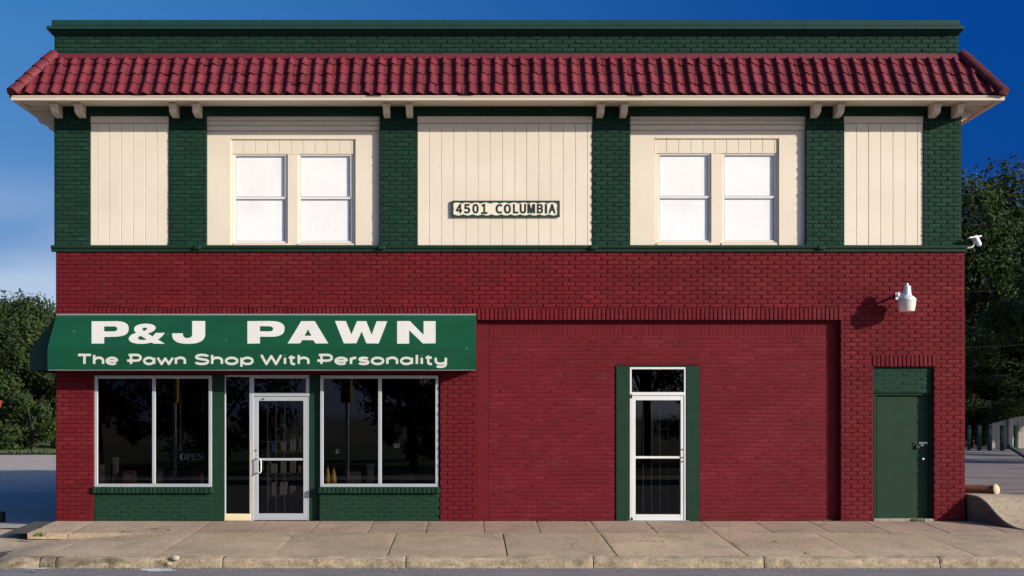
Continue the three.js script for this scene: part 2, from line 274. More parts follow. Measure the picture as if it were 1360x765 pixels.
// pavement: front slabs, the strip along the wall, kerb stones
{
  const Z1 = 1.356, Z2 = 3.46;
  const fall = (x) => sstep(-4.9, -7.1, x);
  const hFront = (x, z) => { const t = (z - Z1) / (Z2 - Z1); return pave(z) - 0.1 * fall(x) * (1 - t) - 0.135 * sstep(-6.5, -7.35, x) * t; };
  const tint = (x, z) => {
    const a = fbm(x * 0.9 + 40, z * 1.3 + 9, 0, 201, 4), red = sstep(0.42, 0.62, fbm(x * 0.45 + 7, z * 0.8, 0, 207, 3)) * sstep(-2, 4.5, x) * 0.7;
    const k = (0.86 + 0.3 * a) * (1 - 0.13 * sstep(0.52, 0.72, fbm(x * 2.1 + 3, z * 3.3, 0, 221, 4))); return [lerp(0.46, 0.415, red) * k, lerp(0.35, 0.285, red) * k, lerp(0.228, 0.185, red) * k];
  };
  const tintBack = (x, z) => { const a = fbm(x * 1.1 + 4, z * 1.9, 0, 231, 4), pale = sstep(-4.6, -6.2, x + (a - 0.5)), k = (0.85 + 0.3 * a) * (1 - 0.13 * sstep(0.52, 0.7, fbm(x * 2.4, z * 4, 0, 235, 4))); return [lerp(0.38, 0.46, pale) * k, lerp(0.268, 0.35, pale) * k, lerp(0.185, 0.23, pale) * k]; };
  const sw = new THREE.Group(); sw.name = nameOf('pavement'); sw.userData = { kind: 'structure', label: 'worn concrete pavement of jointed slabs in front of the shop', category: 'pavement' }; scene.add(sw); origin.set(sw, new THREE.Vector3());
  obj('joint_bed', [grid(lin(-7.6, 22, 60), lin(0.0, 1.34, 6), (x, z) => pave(z) - 0.007 - 0.016 * sstep(-3, -1, x)), grid(lin(-8.4, 22, 60), lin(Z1 + 0.01, 3.52, 8), (x, z) => hFront(x, z) - 0.008 - 0.016 * sstep(-3, -1, x))], M.joint, sw);
  const slab = (x0, x1, z0, z1, h, col, skew = 0) => {
    const e = 0.012, nx = 14, nz = 8, xs = [0, e, ...lin(e, 1 - e, nx).slice(1, -1), 1 - e, 1], zs = [0, e, ...lin(e, 1 - e, nz).slice(1, -1), 1 - e, 1], P = [], I = [], C = [], own = rr(0.9, 1.08), tw = rr(-0.004, 0.004), tl = rr(-0.003, 0.003);
    zs.forEach((v, j) => xs.forEach((u, i) => {
      const z = lerp(z0, z1, v), x = lerp(x0, x1, u) + skew * (1 - v), rim = i === 0 || j === 0 || i === xs.length - 1 || j === zs.length - 1;
      const chip = rim ? 0.001 + 0.005 * sstep(0.6, 0.85, fbm(x * 9, z * 9, 0, 260, 2)) : 0;
      P.push(x, h(x, z) + tw * (u - 0.5) + tl * (v - 0.5) + 0.003 * (fbm(x * 3, z * 3, 0, 270, 3) - 0.5) - chip, z); C.push(...col(x, z).map((v) => v * own));
    }));
    const w = xs.length; for (let j = 0; j < zs.length - 1; j++) for (let i = 0; i < w - 1; i++) { const a = j * w + i, b = a + 1, c = a + w, d = c + 1; I.push(a, c, b, b, c, d); }
    const ring = []; for (let i = 0; i < w; i++) ring.push(i); for (let j = 1; j < zs.length; j++) ring.push(j * w + w - 1); for (let i = w - 2; i >= 0; i--) ring.push((zs.length - 1) * w + i); for (let j = zs.length - 2; j > 0; j--) ring.push(j * w);
    const base = P.length / 3; ring.forEach((a) => { P.push(P[3 * a], P[3 * a + 1] - 0.09, P[3 * a + 2]); C.push(C[3 * a], C[3 * a + 1], C[3 * a + 2]); });
    ring.forEach((a, k) => { const b = ring[(k + 1) % ring.length], c = base + k, d = base + (k + 1) % ring.length; I.push(a, b, c, b, d, c); });
    const g = new THREE.BufferGeometry(); g.setAttribute('position', new THREE.Float32BufferAttribute(P, 3)); g.setAttribute('color', new THREE.Float32BufferAttribute(C, 3)); g.setIndex(I);
    return boxUV(toCreasedNormals(g, 0.5));
  };
  const jx = (px) => CX + (px - PX) * S / 1.2045;
  const fr = [-95, 58, 209, 364, 515, 673.7, 819, 992, 1140, 1294, 1448, 1600, 1755].map(jx);
  for (let i = 0; i < fr.length - 1; i++) obj('paving_slab', slab(fr[i] + (i < 4 ? 0.003 : 0.009), fr[i + 1] - (i < 3 ? 0.003 : 0.009), Z1 + 0.012, Z2 - 0.004, hFront, tint), M.conc, sw);
  const bk = [126, 210, 280, 355, 425, 497, 569, 642, 712, 784, 856, 929, 1001, 1073, 1146, 1218, 1290, 1362, 1440, 1520].map((p) => fx(p));
  const hBack = (x, z) => pave(z);
  for (let i = 0; i < bk.length - 1; i++) if (bk[i] < 8.6) obj('paving_slab', slab(bk[i] + 0.005, bk[i + 1] - 0.005, 0.0, Z1 - 0.006, hBack, tintBack), M.conc, sw);
  { // the first slab of the strip ends at a slant, with a low riser that shows on the left
    const g = slab(-7.62, bk[0] - 0.005, 0.0, Z1 - 0.006, hBack, tintBack), p = g.attributes.position, x1 = bk[0] - 0.005;
    for (let i = 0; i < p.count; i++) { const x = p.getX(i), z = p.getZ(i), t = (x1 - x) / (x1 + 7.62), left = lerp(fx(74), -7.25, Math.min(1, z / 1.2)); p.setX(i, x1 - (x1 - left) * t); }
    g.computeVertexNormals(); obj('paving_slab', boxUV(g), M.conc, sw);
  }
  // kerb stones, rounded nose, worn and stained at the foot
  const kz = (x) => 0.018 * (fbm(x * 5, 3, 0, 281, 4) - 0.5);
  const kj = [-100, 60, 81, 300, 540, 786, 1010, 1240, 1470, 1700, 1960].map(jx);
  for (let i = 0; i < kj.length - 1; i++) {
    const a = kj[i] + 0.006, b = kj[i + 1] - 0.006, nx = Math.ceil((b - a) / 0.03), P = [], I = [], C = [];
    const prof = [[3.465, -0.01], [3.468, 0], [3.53, -0.002], [3.575, -0.01], [3.602, -0.03], [3.612, -0.06], [3.618, -0.095], [3.624, -0.13], [3.63, -0.2]];
    for (let j = 0; j < prof.length; j++) for (let k = 0; k <= nx; k++) {
      const x = lerp(a, b, k / nx), [z, dy] = prof[j], low = j > 4 ? 1 : 0.3, er = sstep(0.52, 0.75, fbm(x * 7, j * 0.9, 0, 285, 3)), end = (k === 0 || k === nx) ? 0.006 : 0;
      P.push(x + (k === 0 ? 1 : k === nx ? -1 : 0) * 0, hFront(x, Z2) + dy - end + 0.004 * (fbm(x * 6, j, 0, 283, 2) - 0.5), z + kz(x) * low - er * (j > 4 && j < 8 ? 0.016 : 0) - end);
      const st = sstep(0.36, 0.6, fbm(x * 4.1 + 3, dy * 26, 0, 287, 4)) * (x < -4.6 ? 1 : 0.35), k2 = (0.62 + 0.62 * fbm(x * 7, dy * 40, 0, 289, 4)) * (1 - 0.55 * st);
      C.push(0.42 * k2, 0.335 * k2, 0.222 * k2);
    }
    const w = nx + 1; for (let j = 0; j < prof.length - 1; j++) for (let k = 0; k < nx; k++) { const p = j * w + k, q = p + 1, r = p + w, s = r + 1; I.push(p, r, q, q, r, s); }
    const g = new THREE.BufferGeometry(); g.setAttribute('position', new THREE.Float32BufferAttribute(P, 3)); g.setAttribute('color', new THREE.Float32BufferAttribute(C, 3)); g.setIndex(I);
    obj('kerb_stone', boxUV(toCreasedNormals(g, 0.7)), M.conc, sw);
  }
  // apron in front of the left lot
  const apron = grid(lin(-60, -6.55, 60), lin(0.38, 3.66, 14), (x, z) => { const t = (z - 0.38) / 3.28; const y = lerp(leftY + 0.006, -0.306, Math.pow(t, 1.15)); const under = x > -7.9 ? 0.05 * sstep(-7.9, -7.2, x) : 0; return y - under; }, tint);
  structure('driveway_apron', apron, M.conc, 'pale concrete driveway apron at the left end of the kerb', 'driveway');
}

// ------------------------------------------------------------------ the building
const bld = thing('brick_building', 'two storey brick shop painted dark red below and green above with a red tile eave', 'building');
const XL = fx(74), XR = fx(1281), UL = fx(72), UR = fx(1277), PR = fx(1273);
const EAVE = { l: fx(12, 0.52), r: fx(1337, 0.52), z: 0.52, y: fy(126.5, 0.5), topY: fy(75) };

// --- bricks
function brickShape(w, h, d, e, jit, zj, ends = 1) {
  const xs = [-w / 2, -w / 2 + e, -w * 0.17, w * 0.17, w / 2 - e, w / 2], ys = [-h / 2, -h / 2 + e, 0, h / 2 - e, h / 2], P = [], I = [];
  ys.forEach((y, j) => xs.forEach((x, i) => {
    const out = i === 0 || j === 0 || i === 5 || j === 4, rim = !out && (i === 1 || i === 4 || j === 1 || j === 3);
    P.push(x + rr(-jit, jit), y + rr(-jit, jit) * 0.8, out ? (ends < 1 && j > 0 && j < 4 ? -d * ends : -d) : (rim && (ends === 1 || j === 1 || j === 3) ? -0.0022 : 0) + rr(-zj, zj));
  }));
  for (let j = 0; j < 4; j++) for (let i = 0; i < 5; i++) { const a = j * 6 + i, b = a + 1, c = a + 6, dd = c + 1; I.push(a, b, dd, a, dd, c); }
  const g = new THREE.BufferGeometry(); g.setAttribute('position', new THREE.Float32BufferAttribute(P, 3)); g.setIndex(I);
  const q = toCreasedNormals(g, 0.85); const p = q.attributes.position, uv = new Float32Array(p.count * 2), ou = rr(0, 3), ov = rr(0, 3);
  for (let i = 0; i < p.count; i++) { uv[2 * i] = p.getX(i) + ou; uv[2 * i + 1] = p.getY(i) + ov; }
  q.setAttribute('uv', new THREE.BufferAttribute(uv, 2)); return q;
}
const PW = 17.04, PH = 5.715, BW = PW * S - 0.010, BH = PH * S - 0.0095;
const VAR = Array.from({ length: 18 }, () => brickShape(BW, BH, 0.023, 0.0045, 0.0022, 0.0014));
const VARFLAT = Array.from({ length: 20 }, (_, k) => brickShape(PW * S - 0.004, BH + 0.0015, 0.005, 0.0075, 0.0022, 0.0011, k % 5 < 2 ? 0.15 : k % 5 < 4 ? 0.34 : 0.7));
const VARMID = Array.from({ length: 12 }, () => brickShape(PW * S - 0.004, BH + 0.0005, 0.0055, 0.007, 0.002, 0.001, 0.55));
const VARVERT = Array.from({ length: 10 }, () => brickShape(0.0565, 16.6 * S - 0.008, 0.023, 0.0045, 0.002, 0.0014));
const VARROW = Array.from({ length: 10 }, () => brickShape(0.0575, 9.2 * S - 0.008, 0.016, 0.004, 0.0018, 0.001));
const pick = (a) => a[Math.floor(rnd() * a.length)];
function redTone(px, py) {   // overall coat, with a fresher crimson coat rolled over part of the middle
  const k = rr(0.9, 1.1), fresh = sstep(0, 14, Math.min(px - 528 + 24 * (vnoise(px * 0.05, py * 0.2, 0, 301) - 0.5), 806 - px + 24 * (vnoise(px * 0.05, py * 0.2, 0, 302) - 0.5))) * (py < 470 ? 1 : 0);
  const f = fbm(px * 0.018 + 5, py * 0.03, 0, 305, 4), worn = sstep(0.5, 0.72, fbm(px * 0.05, py * 0.06 + 9, 0, 308, 3)) * 0.5, q = k * (0.8 + 0.4 * f);
  return [lerp(lerp(RED[0], 0.152, fresh), 0.15, worn) * q, lerp(lerp(RED[1], 0.0066, fresh), 0.017, worn) * q, lerp(lerp(RED[2], 0.0128, fresh), 0.022, worn) * q];
}
const greenTone = () => { const k = rr(0.82, 1.18), w = rnd() < 0.06 ? 0.006 : 0; return GREEN.map((v) => v * k + w); };
const spans = [];   // every brick as {px, py (centre), w, z, tone, kind}
function course(list, x0, x1, yc, row, z, tone, minW = 3) {
  const off = row % 2 ? PW / 2 : 0, i0 = Math.floor((x0 - 74 - off) / PW) - 1;
  for (let i = i0; ; i++) {
    let a = 74 + off + i * PW, b = a + PW; if (a >= x1) break;
    a = Math.max(a, x0); b = Math.min(b, x1); if (b - a < minW) continue;
    list.push({ px: (a + b) / 2 + rr(-0.12, 0.12), py: yc + rr(-0.12, 0.12), w: b - a, z: z + rr(-0.0025, 0.0025), tone: tone((a + b) / 2, yc) });
  }
}
function addBricks(bag, list, shapes) { for (const b of list) bag.add(pick(shapes), [fx(b.px), fy(b.py), b.z], [(b.w * S - (PW * S - (shapes === VARFLAT ? PW * S - 0.004 : BW))) / (shapes === VARFLAT ? PW * S - 0.004 : BW), b.sy ?? 1, 1], b.tone, rr(-0.006, 0.006)); }

// --- red lower wall
const redList = [];
for (let r = 0; ; r++) {
  const yc = 334.6 + PH * (r + 0.5); if (yc > 690.5) break;
  const rows = [];
  if (yc < 408.5) rows.push([74.3, 1281]);
  else {
    rows.push([74.3, yc < 425.6 ? 118 : 124.2]);
    if (yc > 425.6) rows.push([584.2, 633.2]);
    const R = 1281.6;
    if (yc > 487.3) rows.push([1117, 1160], [1240.3, R]); else if (yc > 469) rows.push([1116.5, 1157.5], [1242.5, R]); else rows.push([1116.5, R]);
  }
  for (const [a, b] of rows) course(redList, a, b, yc, r, 0, redTone);
}
const redWall = obj('wall', [
  pb(74.3, 1281, 334.4, 408.6, -0.26, -0.0125, 0.001), pb(74.3, 1116.4, 408.7, 425.2, -0.26, -0.0125, 0.001), pb(74.3, 124.2, 425.3, 692, -0.26, -0.0125, 0.001), pb(584.2, 633.2, 425.3, 692, -0.26, -0.0125, 0.001),
  pb(124.3, 584.1, 425.3, 497, -0.26, -0.03, 0.001), pb(1116.5, 1281.6, 408.7, 487, -0.26, -0.0125, 0.001), pb(1116.5, 1160, 487.1, 692, -0.26, -0.0125, 0.001), pb(1240.3, 1281.6, 487.1, 692, -0.26, -0.0125, 0.001),
], M.red, bld, { label: 'dark red painted brick wall of the ground floor' });
{ // the bricks that show largest stand singly, the rest are joined
  const seen = redList.filter((b) => !(b.px < 634 && b.py > 416 && b.py < 493)).sort((a, b) => Math.hypot(a.px - PX, a.py - PY) - Math.hypot(b.px - PX, b.py - PY));
  const single = new Set(seen.filter((b) => b.w > 8).slice(0, 300));
  const tones = VAR.slice(0, 12).map((g) => { const q = g.clone(); q.translate(0, 0, 0); return q; });
  for (const q of tones) { const k = rr(0.92, 1.08), c = new Float32Array(q.attributes.position.count * 3); for (let i = 0; i < c.length; i += 3) { c[i] = 0.152 * k; c[i + 1] = 0.0066 * k; c[i + 2] = 0.0128 * k; } q.setAttribute('color', new THREE.BufferAttribute(c, 3)); }
  const plain = tones.map((q) => { const g = q.clone(), c = g.attributes.color; const k = rr(0.92, 1.08); for (let i = 0; i < c.count; i++) c.setXYZ(i, RED[0] * k, RED[1] * k, RED[2] * k); return g; });
  for (const b of single) {
    const m = new THREE.Mesh(pick(b.tone[1] < 0.0077 && b.px > 528 && b.px < 806 && b.py < 470 ? tones : plain), M.brick); m.name = nameOf('brick'); m.castShadow = m.receiveShadow = true;
    m.position.set(fx(b.px), fy(b.py), b.z); m.scale.x = (b.w * S - 0.01) / BW; m.rotation.z = rr(-0.006, 0.006); redWall.add(m);
  }
  const bag = new Bag(); addBricks(bag, redList.filter((b) => !single.has(b)), VAR);
  for (let x = 118; x < 1114; x += 5.72) bag.add(pick(VARVERT), [fx(x + 2.86), fy(417), rr(-0.002, 0.003)], [1, 1, 1], redTone(x, 417), rr(-0.008, 0.008));
  for (let x = 1158.6; x < 1240; x += 5.66) bag.add(pick(VARVERT), [fx(x + 2.83), fy(478.3), rr(-0.002, 0.003)], [0.99, 1.02, 1], redTone(x, 478), rr(-0.008, 0.008));
  obj('brickwork', bag.build(), M.brick, redWall, { kind: 'stuff' });
}
// --- recessed infill wall with thickly painted shallow bricks
const ZI = -0.107;
const infill = obj('infill_wall', [pb(648.3, 818, 431, 692, ZI - 0.15, ZI - 0.0035, 0.001), pb(929.3, 1098, 431, 692, ZI - 0.15, ZI - 0.0035, 0.001), pb(818.1, 929.2, 431, 485, ZI - 0.15, ZI - 0.0035, 0.001),
  cbox(fx(633, ZI), fx(1117, ZI), fy(430.9, ZI), fy(424.5, ZI), ZI - 0.15, ZI - 0.0035, 0.001)], M.red, bld, { label: 'recessed infill wall of thickly painted red brick' });
{
  const list = [], bag = new Bag();
  for (let r = 0; ; r++) { const yc = 445.6 + 5.5 * (r + 0.5); if (yc > 690.5) break; for (const [a, b] of yc > 485 ? [[648.6, 818], [929.4, 1098]] : [[648.6, 1098]]) { const l = []; course(l, a, b, yc, r, 0, redTone); list.push(...l); } }
  for (const b of list) { b.tone = redTone(b.px, b.py + 300); bag.add(pick(VARFLAT), [fx(b.px, ZI), fy(b.py + 0.5 * (fbm(b.px * 0.02, b.py * 0.05, 0, 321, 3) - 0.5) * 2, ZI), ZI + rr(-0.0016, 0.0012)], [(b.w * S - 0.004) / (PW * S - 0.004) * 1.02, 0.955 * rr(0.97, 1.03), 1], b.tone, rr(-0.008, 0.008)); }
  for (let x = 649; x < 1094; x += 5.72) bag.add(pick(VARVERT), [fx(x + 2.86, ZI), fy(437, ZI), ZI - 0.001 + rr(-0.001, 0.001)], [1.12, 0.84, 0.6], redTone(1, 700), rr(-0.006, 0.006));
  obj('brickwork', bag.build(), M.brick, infill, { kind: 'stuff' });
  obj('side_board', pb(633.4, 648, 425.5, 692, ZI - 0.1, ZI + 0.003), M.red, infill, { label: 'smooth red upright at the edge of the recess' });
  obj('side_board', pb(1098.3, 1118, 425.5, 692, ZI - 0.1, ZI + 0.003), M.red, infill);
}
// --- green sills and bulkheads under the shop windows
for (const [a, b] of [[124.6, 282], [424.4, 583.8]]) {
  const bh = obj('bulkhead', pb(a, b, 650, 692, -0.2, -0.0172, 0.001), M.green, bld, { label: 'green painted brick panel under the shop window' });
  const bag = new Bag(), list = [];
  for (let r = 0; r < 7; r++) { const yc = 655.4 + 5.25 * (r + 0.5); course(list, a, b, yc, r, -0.014, () => GREEN.map((v) => v * rr(0.94, 1.06))); }
  for (const q of list) bag.add(pick(VARMID), [fx(q.px), fy(q.py), q.z], [(q.w * S - 0.001) / (PW * S - 0.004), 0.93, 1], q.tone, rr(-0.005, 0.005));
  obj('brickwork', bag.build(), M.brick, bh, { kind: 'stuff' });
  const sill = obj('brick_sill', pb(a - 2.4, b + 0.5, 647, 655.2, -0.15, 0.03, 0.003), M.green, bld);
  const n = Math.round((b - a + 2) / 5.72);
  for (let i = 0; i < n; i++) { const g = pick(VARROW).clone(), c = new Float32Array(g.attributes.position.count * 3), t = greenTone(); for (let k = 0; k < c.length; k += 3) { c[k] = t[0]; c[k + 1] = t[1]; c[k + 2] = t[2]; } g.setAttribute('color', new THREE.BufferAttribute(c, 3)); const m = new THREE.Mesh(g, M.brick); m.name = nameOf('brick'); m.castShadow = m.receiveShadow = true; m.position.set(fx(a - 2 + (i + 0.5) * (b - a + 2) / n, 0.044), fy(650.9, 0.044), 0.044 + rr(-0.001, 0.002)); sill.add(m); }
}
// --- green upper storey: parapet, frieze, piers
function greenPart(name, x0, x1, y0, y1, z, anchor, label) {
  const back = obj(name, pb(x0, x1, y0, y1, -0.26, z - 0.0125, 0.001), M.green, bld, { label });
  const list = [], bag = new Bag(), rows = Math.ceil((y1 - y0) / PH);
  for (let r = 0; r < rows; r++) { const yc = y1 - PH * (r + 0.5); if (yc - PH * 0.4 < y0) break; course(list, x0, x1, yc, r + anchor, z, greenTone); }
  addBricks(bag, list, VAR); obj('brickwork', bag.build(), M.brick, back, { kind: 'stuff' });
}
greenPart('parapet', 72.3, 1273, 40, 75, 0, 0, 'green brick parapet above the tile eave');
obj('wall', pb(72.3, 1275, 75.1, 140, -0.26, -0.02, 0.001), M.green, bld);
greenPart('frieze', 72, 1277, 140.2, 154, 0, 1, 'dark green brick band in the shade of the eave');
for (const [a, b] of [[72, 120], [224.3, 274.3], [504.6, 554.3], [786.8, 836.8], [1070.3, 1120.8], [1226.3, 1277]]) greenPart('pier', a, b, 154.1, 326, 0, 0, 'green brick pier of the upper storey');
obj('wall', pb(74, 1276, 154.2, 334, -0.26, -0.2, 0.001), M.green, bld);
// ledge between the storeys, in lengths
{
  const J = [68.5, 262, 507, 789, 1092, 1283.5];
  for (let i = 0; i < 5; i++) {
    const up = i % 2 ? 0.004 : 0, y0 = fy(334.5), y1 = fy(326.2);
    obj('ledge', sweepX([[-0.02, y0], [0.028, y0], [0.032, y0 + 0.045], [0.044, y0 + 0.05], [0.055 + up, y0 + 0.062], [0.055 + up, y1 - 0.012 + up], [0.04, y1 + up], [-0.02, y1 + 0.012]], fx(J[i]) + 0.003, fx(J[i + 1])), M.greenSmooth, bld);
  }
  for (const x of [262, 507, 789, 1092]) obj('ledge_lump', pb(x - 5, x + 4, 325.6, 331, 0.0, 0.075, 0.012), M.greenSmooth, bld);
}
// --- metal coping along the parapet
{
  const J = [68, 187, 351, 592, 822, 1067, 1275.5], yT = fy(25.6, 0.1), yA = fy(33.2, 0.1), yB = fy(37.6, 0.15);
  for (let i = 0; i < 6; i++) {
    const g = sweepX([[-0.3, yT - 0.01], [0.07, yT], [0.085, yT - 0.008], [0.085, yA], [0.055, yA - 0.001], [0.055, yA - 0.014], [0.13, yA - 0.02], [0.13, yB], [0.115, yB], [0.0, yB - 0.075], [-0.02, yB - 0.075], [-0.02, yA], [-0.3, yA]], fx(J[i], 0.1) + (i ? 0.003 : 0), fx(J[i + 1], 0.1));
    const p = g.attributes.position; for (let k = 0; k < p.count; k++) { if (p.getZ(k) > 0.1) { if (i === 0 && p.getX(k) < fx(75, 0.1)) p.setX(k, fx(61, 0.15)); if (i === 5 && p.getX(k) > fx(1270, 0.1)) p.setX(k, fx(1282, 0.15)); } }
    g.computeVertexNormals(); obj('coping', boxUV(g), M.greenMetal, bld);
    if (i) obj('coping_seam', pb(J[i] - 0.9, J[i] + 0.9, 25.5, 33.2, 0.06, 0.0885, 0.001), M.greenMetal, bld);
  }
}
// --- side and back walls, roof slab
obj('side_wall', [cbox(XL, XL + 0.25, -0.3, 7.55, -10, -0.262, 0.002), cbox(XL + 0.02, UR, 7.3, 7.5, -9.7, -0.302, 0.002)], M.red, bld);
obj('side_wall', cbox(XR - 0.25, XR, -0.3, 7.2, -10, -0.262, 0.002), M.red, bld);
obj('back_wall', cbox(XL + 0.251, XR - 0.251, -0.3, 7.29, -10, -9.75, 0.002), M.red, bld);
obj('parapet', [cbox(UL, UL + 0.25, 7.552, 7.97, -10, -0.302, 0.002), cbox(PR - 0.25, PR, 7.201, 7.97, -10, -0.302, 0.002), cbox(UL + 0.251, PR - 0.251, 7.501, 7.97, -10, -9.75, 0.002)], M.green, bld);

// --- tile eave
{
  const top = [0.02, EAVE.topY], bot = [EAVE.z, EAVE.y], dz = bot[0] - top[0], dy = bot[1] - top[1], L = Math.hypot(dz, dy), ang = Math.atan2(-dy, dz);
  // local frame on a slope: u along the eave, s down the slope from the wall, n outward
  const front = (u, s, n) => [u, top[1] + dy * s / L + n * Math.cos(ang), top[0] + dz * s / L + n * Math.sin(ang)];
  const sideOver = (sgn) => sgn < 0 ? UL - EAVE.l : EAVE.r - UR;
  const TPROF = [[0, 0], [0.2, -0.006], [0.38, -0.004], [0.44, 0.02], [0.51, 0.04], [0.6, 0.047], [0.7, 0.04], [0.8, 0.024], [0.89, 0.008], [1, 0]];
  const tw = 0.2024, rows = 4, ex = L / rows * 0.985, seg = 9;
  const prof = Array.from({ length: seg + 1 }, (_, i) => { const u = i / seg; return TPROF[i]; });
  const roofPart = obj('tile_roof', [
    (() => { const a = EAVE.l, b = EAVE.r, P = [[UL, top[1] - 0.02, top[0]], [UR, top[1] - 0.02, top[0]], [b, bot[1] - 0.03, bot[0]], [a, bot[1] - 0.03, bot[0]]], back = -9.9; const T = [];
      const q = (A, B, C, E) => T.push(...A, ...B, ...C, ...A, ...C, ...E); q(P[0], P[3], P[2], P[1]); q([UL, top[1] - 0.02, back], [a, bot[1] - 0.03, back], P[3], P[0]); q(P[1], P[2], [b, bot[1] - 0.03, back], [UR, top[1] - 0.02, back]);
      const g = new THREE.BufferGeometry(); g.setAttribute('position', new THREE.Float32BufferAttribute(T, 3)); g.computeVertexNormals(); return boxUV(g); })(),
  ], std({ c: [0.16, 0.018, 0.026], side: THREE.DoubleSide }), bld, { label: 'dark red glazed barrel tile eave' });
  const TONE = [0.138, 0.016, 0.0235];
  function tileGeo(place, u0, s0, s1, lo, hi, col, lift = 0.016) {   // lo(s), hi(s): the hips that cut the tile
    const th = 0.016, P = [], I = []; const put = (u, s, n) => { const c = Math.min(Math.max(u, lo(s)), hi(s)); P.push(...place(c, s, n)); };
    const lines = [[s0, 0.0], [s1, lift]];
    for (const [s, li] of lines) for (const [u, h] of prof) put(u0 + u * tw * 1.03, s, h * (s === s0 ? 0.86 : 1) + li + 0.012);
    for (const [s, li] of lines) for (const [u, h] of prof) put(u0 + u * tw * 1.03, s, h * (s === s0 ? 0.86 : 1) + li + 0.012 - th);
    const w = seg + 1;
    for (let i = 0; i < seg; i++) { I.push(i, w + i, i + 1, i + 1, w + i, w + i + 1); I.push(2 * w + i, 2 * w + i + 1, 3 * w + i, 2 * w + i + 1, 3 * w + i + 1, 3 * w + i); I.push(w + i, 3 * w + i, w + i + 1, w + i + 1, 3 * w + i, 3 * w + i + 1); I.push(i, i + 1, 2 * w + i, i + 1, 2 * w + i + 1, 2 * w + i); }
    const g = new THREE.BufferGeometry(); g.setAttribute('position', new THREE.Float32BufferAttribute(P, 3)); g.setIndex(I);
    const q = toCreasedNormals(g, 0.8), c = new Float32Array(q.attributes.position.count * 3); for (let i = 0; i < c.length; i += 3) { c[i] = col[0]; c[i + 1] = col[1]; c[i + 2] = col[2]; }
    q.setAttribute('color', new THREE.BufferAttribute(c, 3)); return boxUV(q);
  }
  const tone = () => { const k = rr(0.8, 1.16), d = rr(-0.16, 0.18); return [TONE[0] * k, TONE[1] * k * (1 + d), TONE[2] * k * (1 + d)]; };
  const lo = (s) => lerp(UL, EAVE.l, s / L), hi = (s) => lerp(UR, EAVE.r, s / L), N = Math.ceil((EAVE.r - EAVE.l) / tw), u00 = EAVE.l - 0.06;
  for (let r = 0; r < rows; r++) for (let i = 0; i < N; i++) {
    const s0 = r === 0 ? 0.075 : L - (rows - r) * ex - 0.02, s1 = L - (rows - 1 - r) * ex, u = u00 + i * tw + rr(-0.008, 0.008), sm = (s0 + s1) / 2;
    if (u + tw < lo(s1) + 0.03 || u > hi(s1) - 0.03) continue;
    if (u + tw * 0.6 < lo(sm) || u + tw * 0.4 > hi(sm)) { if (r < 3) continue; }
    const odd = rnd() < 0.13 ? rr(0.008, 0.03) : 0;
    obj('roof_tile', tileGeo(front, u, s0, s1 + rr(-0.006, 0.006) + odd, lo, hi, tone(), 0.016 + odd * 0.6 + rr(-0.002, 0.002)), M.tile, roofPart);
  }
  // strip over the heads of the top course
  obj('flashing', (() => { const P = [], a = UL - 0.01, b = UR + 0.01, T = []; const A = front(a, 0.0, 0.05), B = front(b, 0.0, 0.05), C = front(b + 0.03, 0.1, 0.034), E = front(a - 0.03, 0.1, 0.034), F = front(b + 0.03, 0.1, 0.0), G = front(a - 0.03, 0.1, 0.0);
    T.push(...A, ...E, ...C, ...A, ...C, ...B, ...E, ...G, ...F, ...E, ...F, ...C); const g = new THREE.BufferGeometry(); g.setAttribute('position', new THREE.Float32BufferAttribute(T, 3)); g.computeVertexNormals(); return boxUV(g); })(), std({ c: [0.13, 0.013, 0.02], map: tileMap, roughness: 0.55, side: THREE.DoubleSide }), roofPart);
  // side slopes, seen edge-on
  for (const sgn of [-1, 1]) {
    const x0 = sgn < 0 ? UL : UR, over = sideOver(sgn), Ls = Math.hypot(over, dy), an = Math.atan2(-dy, over), gs = [];
    const place = (u, s, n) => { const o = over * s / Ls + n * Math.sin(an); return [x0 + sgn * o, top[1] + dy * s / Ls + n * Math.cos(an), sgn < 0 ? u : -u]; };
    const lim = (s) => lerp(0.02, EAVE.z, s / Ls);
    for (let r = 0; r < rows; r++) for (let i = 0; i < 50; i++) {
      const u = sgn < 0 ? -9.6 + i * tw : -0.6 + i * tw; if (sgn < 0 ? u > 0.5 : u > 9.5) continue;
      const s0 = r === 0 ? 0.06 : Ls - (rows - r) * Ls / 4 - 0.02, s1 = Ls - (rows - 1 - r) * Ls / 4, sm = (s0 + s1) / 2;
      if (sgn < 0 ? u + tw * 0.4 > lim(sm) : u + tw * 0.6 < -lim(sm)) continue;
      gs.push(tileGeo(place, u, s0, s1, sgn < 0 ? () => -99 : (s) => -lim(s), sgn < 0 ? lim : () => 99, tone()));
    }
    obj('side_tiles', gs, M.tile, roofPart, { kind: 'stuff' });
    // hip tiles
    const A = new THREE.Vector3(x0, top[1] + 0.0, 0.0), B = new THREE.Vector3(sgn < 0 ? EAVE.l + 0.07 : EAVE.r - 0.07, bot[1] + 0.02, EAVE.z), n = 5, dir = B.clone().sub(A), len = dir.length(); dir.normalize();
    const outv = new THREE.Vector3(sgn, 1.1, 1).normalize(), sidev = new THREE.Vector3().crossVectors(dir, outv).normalize(), up = new THREE.Vector3().crossVectors(sidev, dir).normalize();
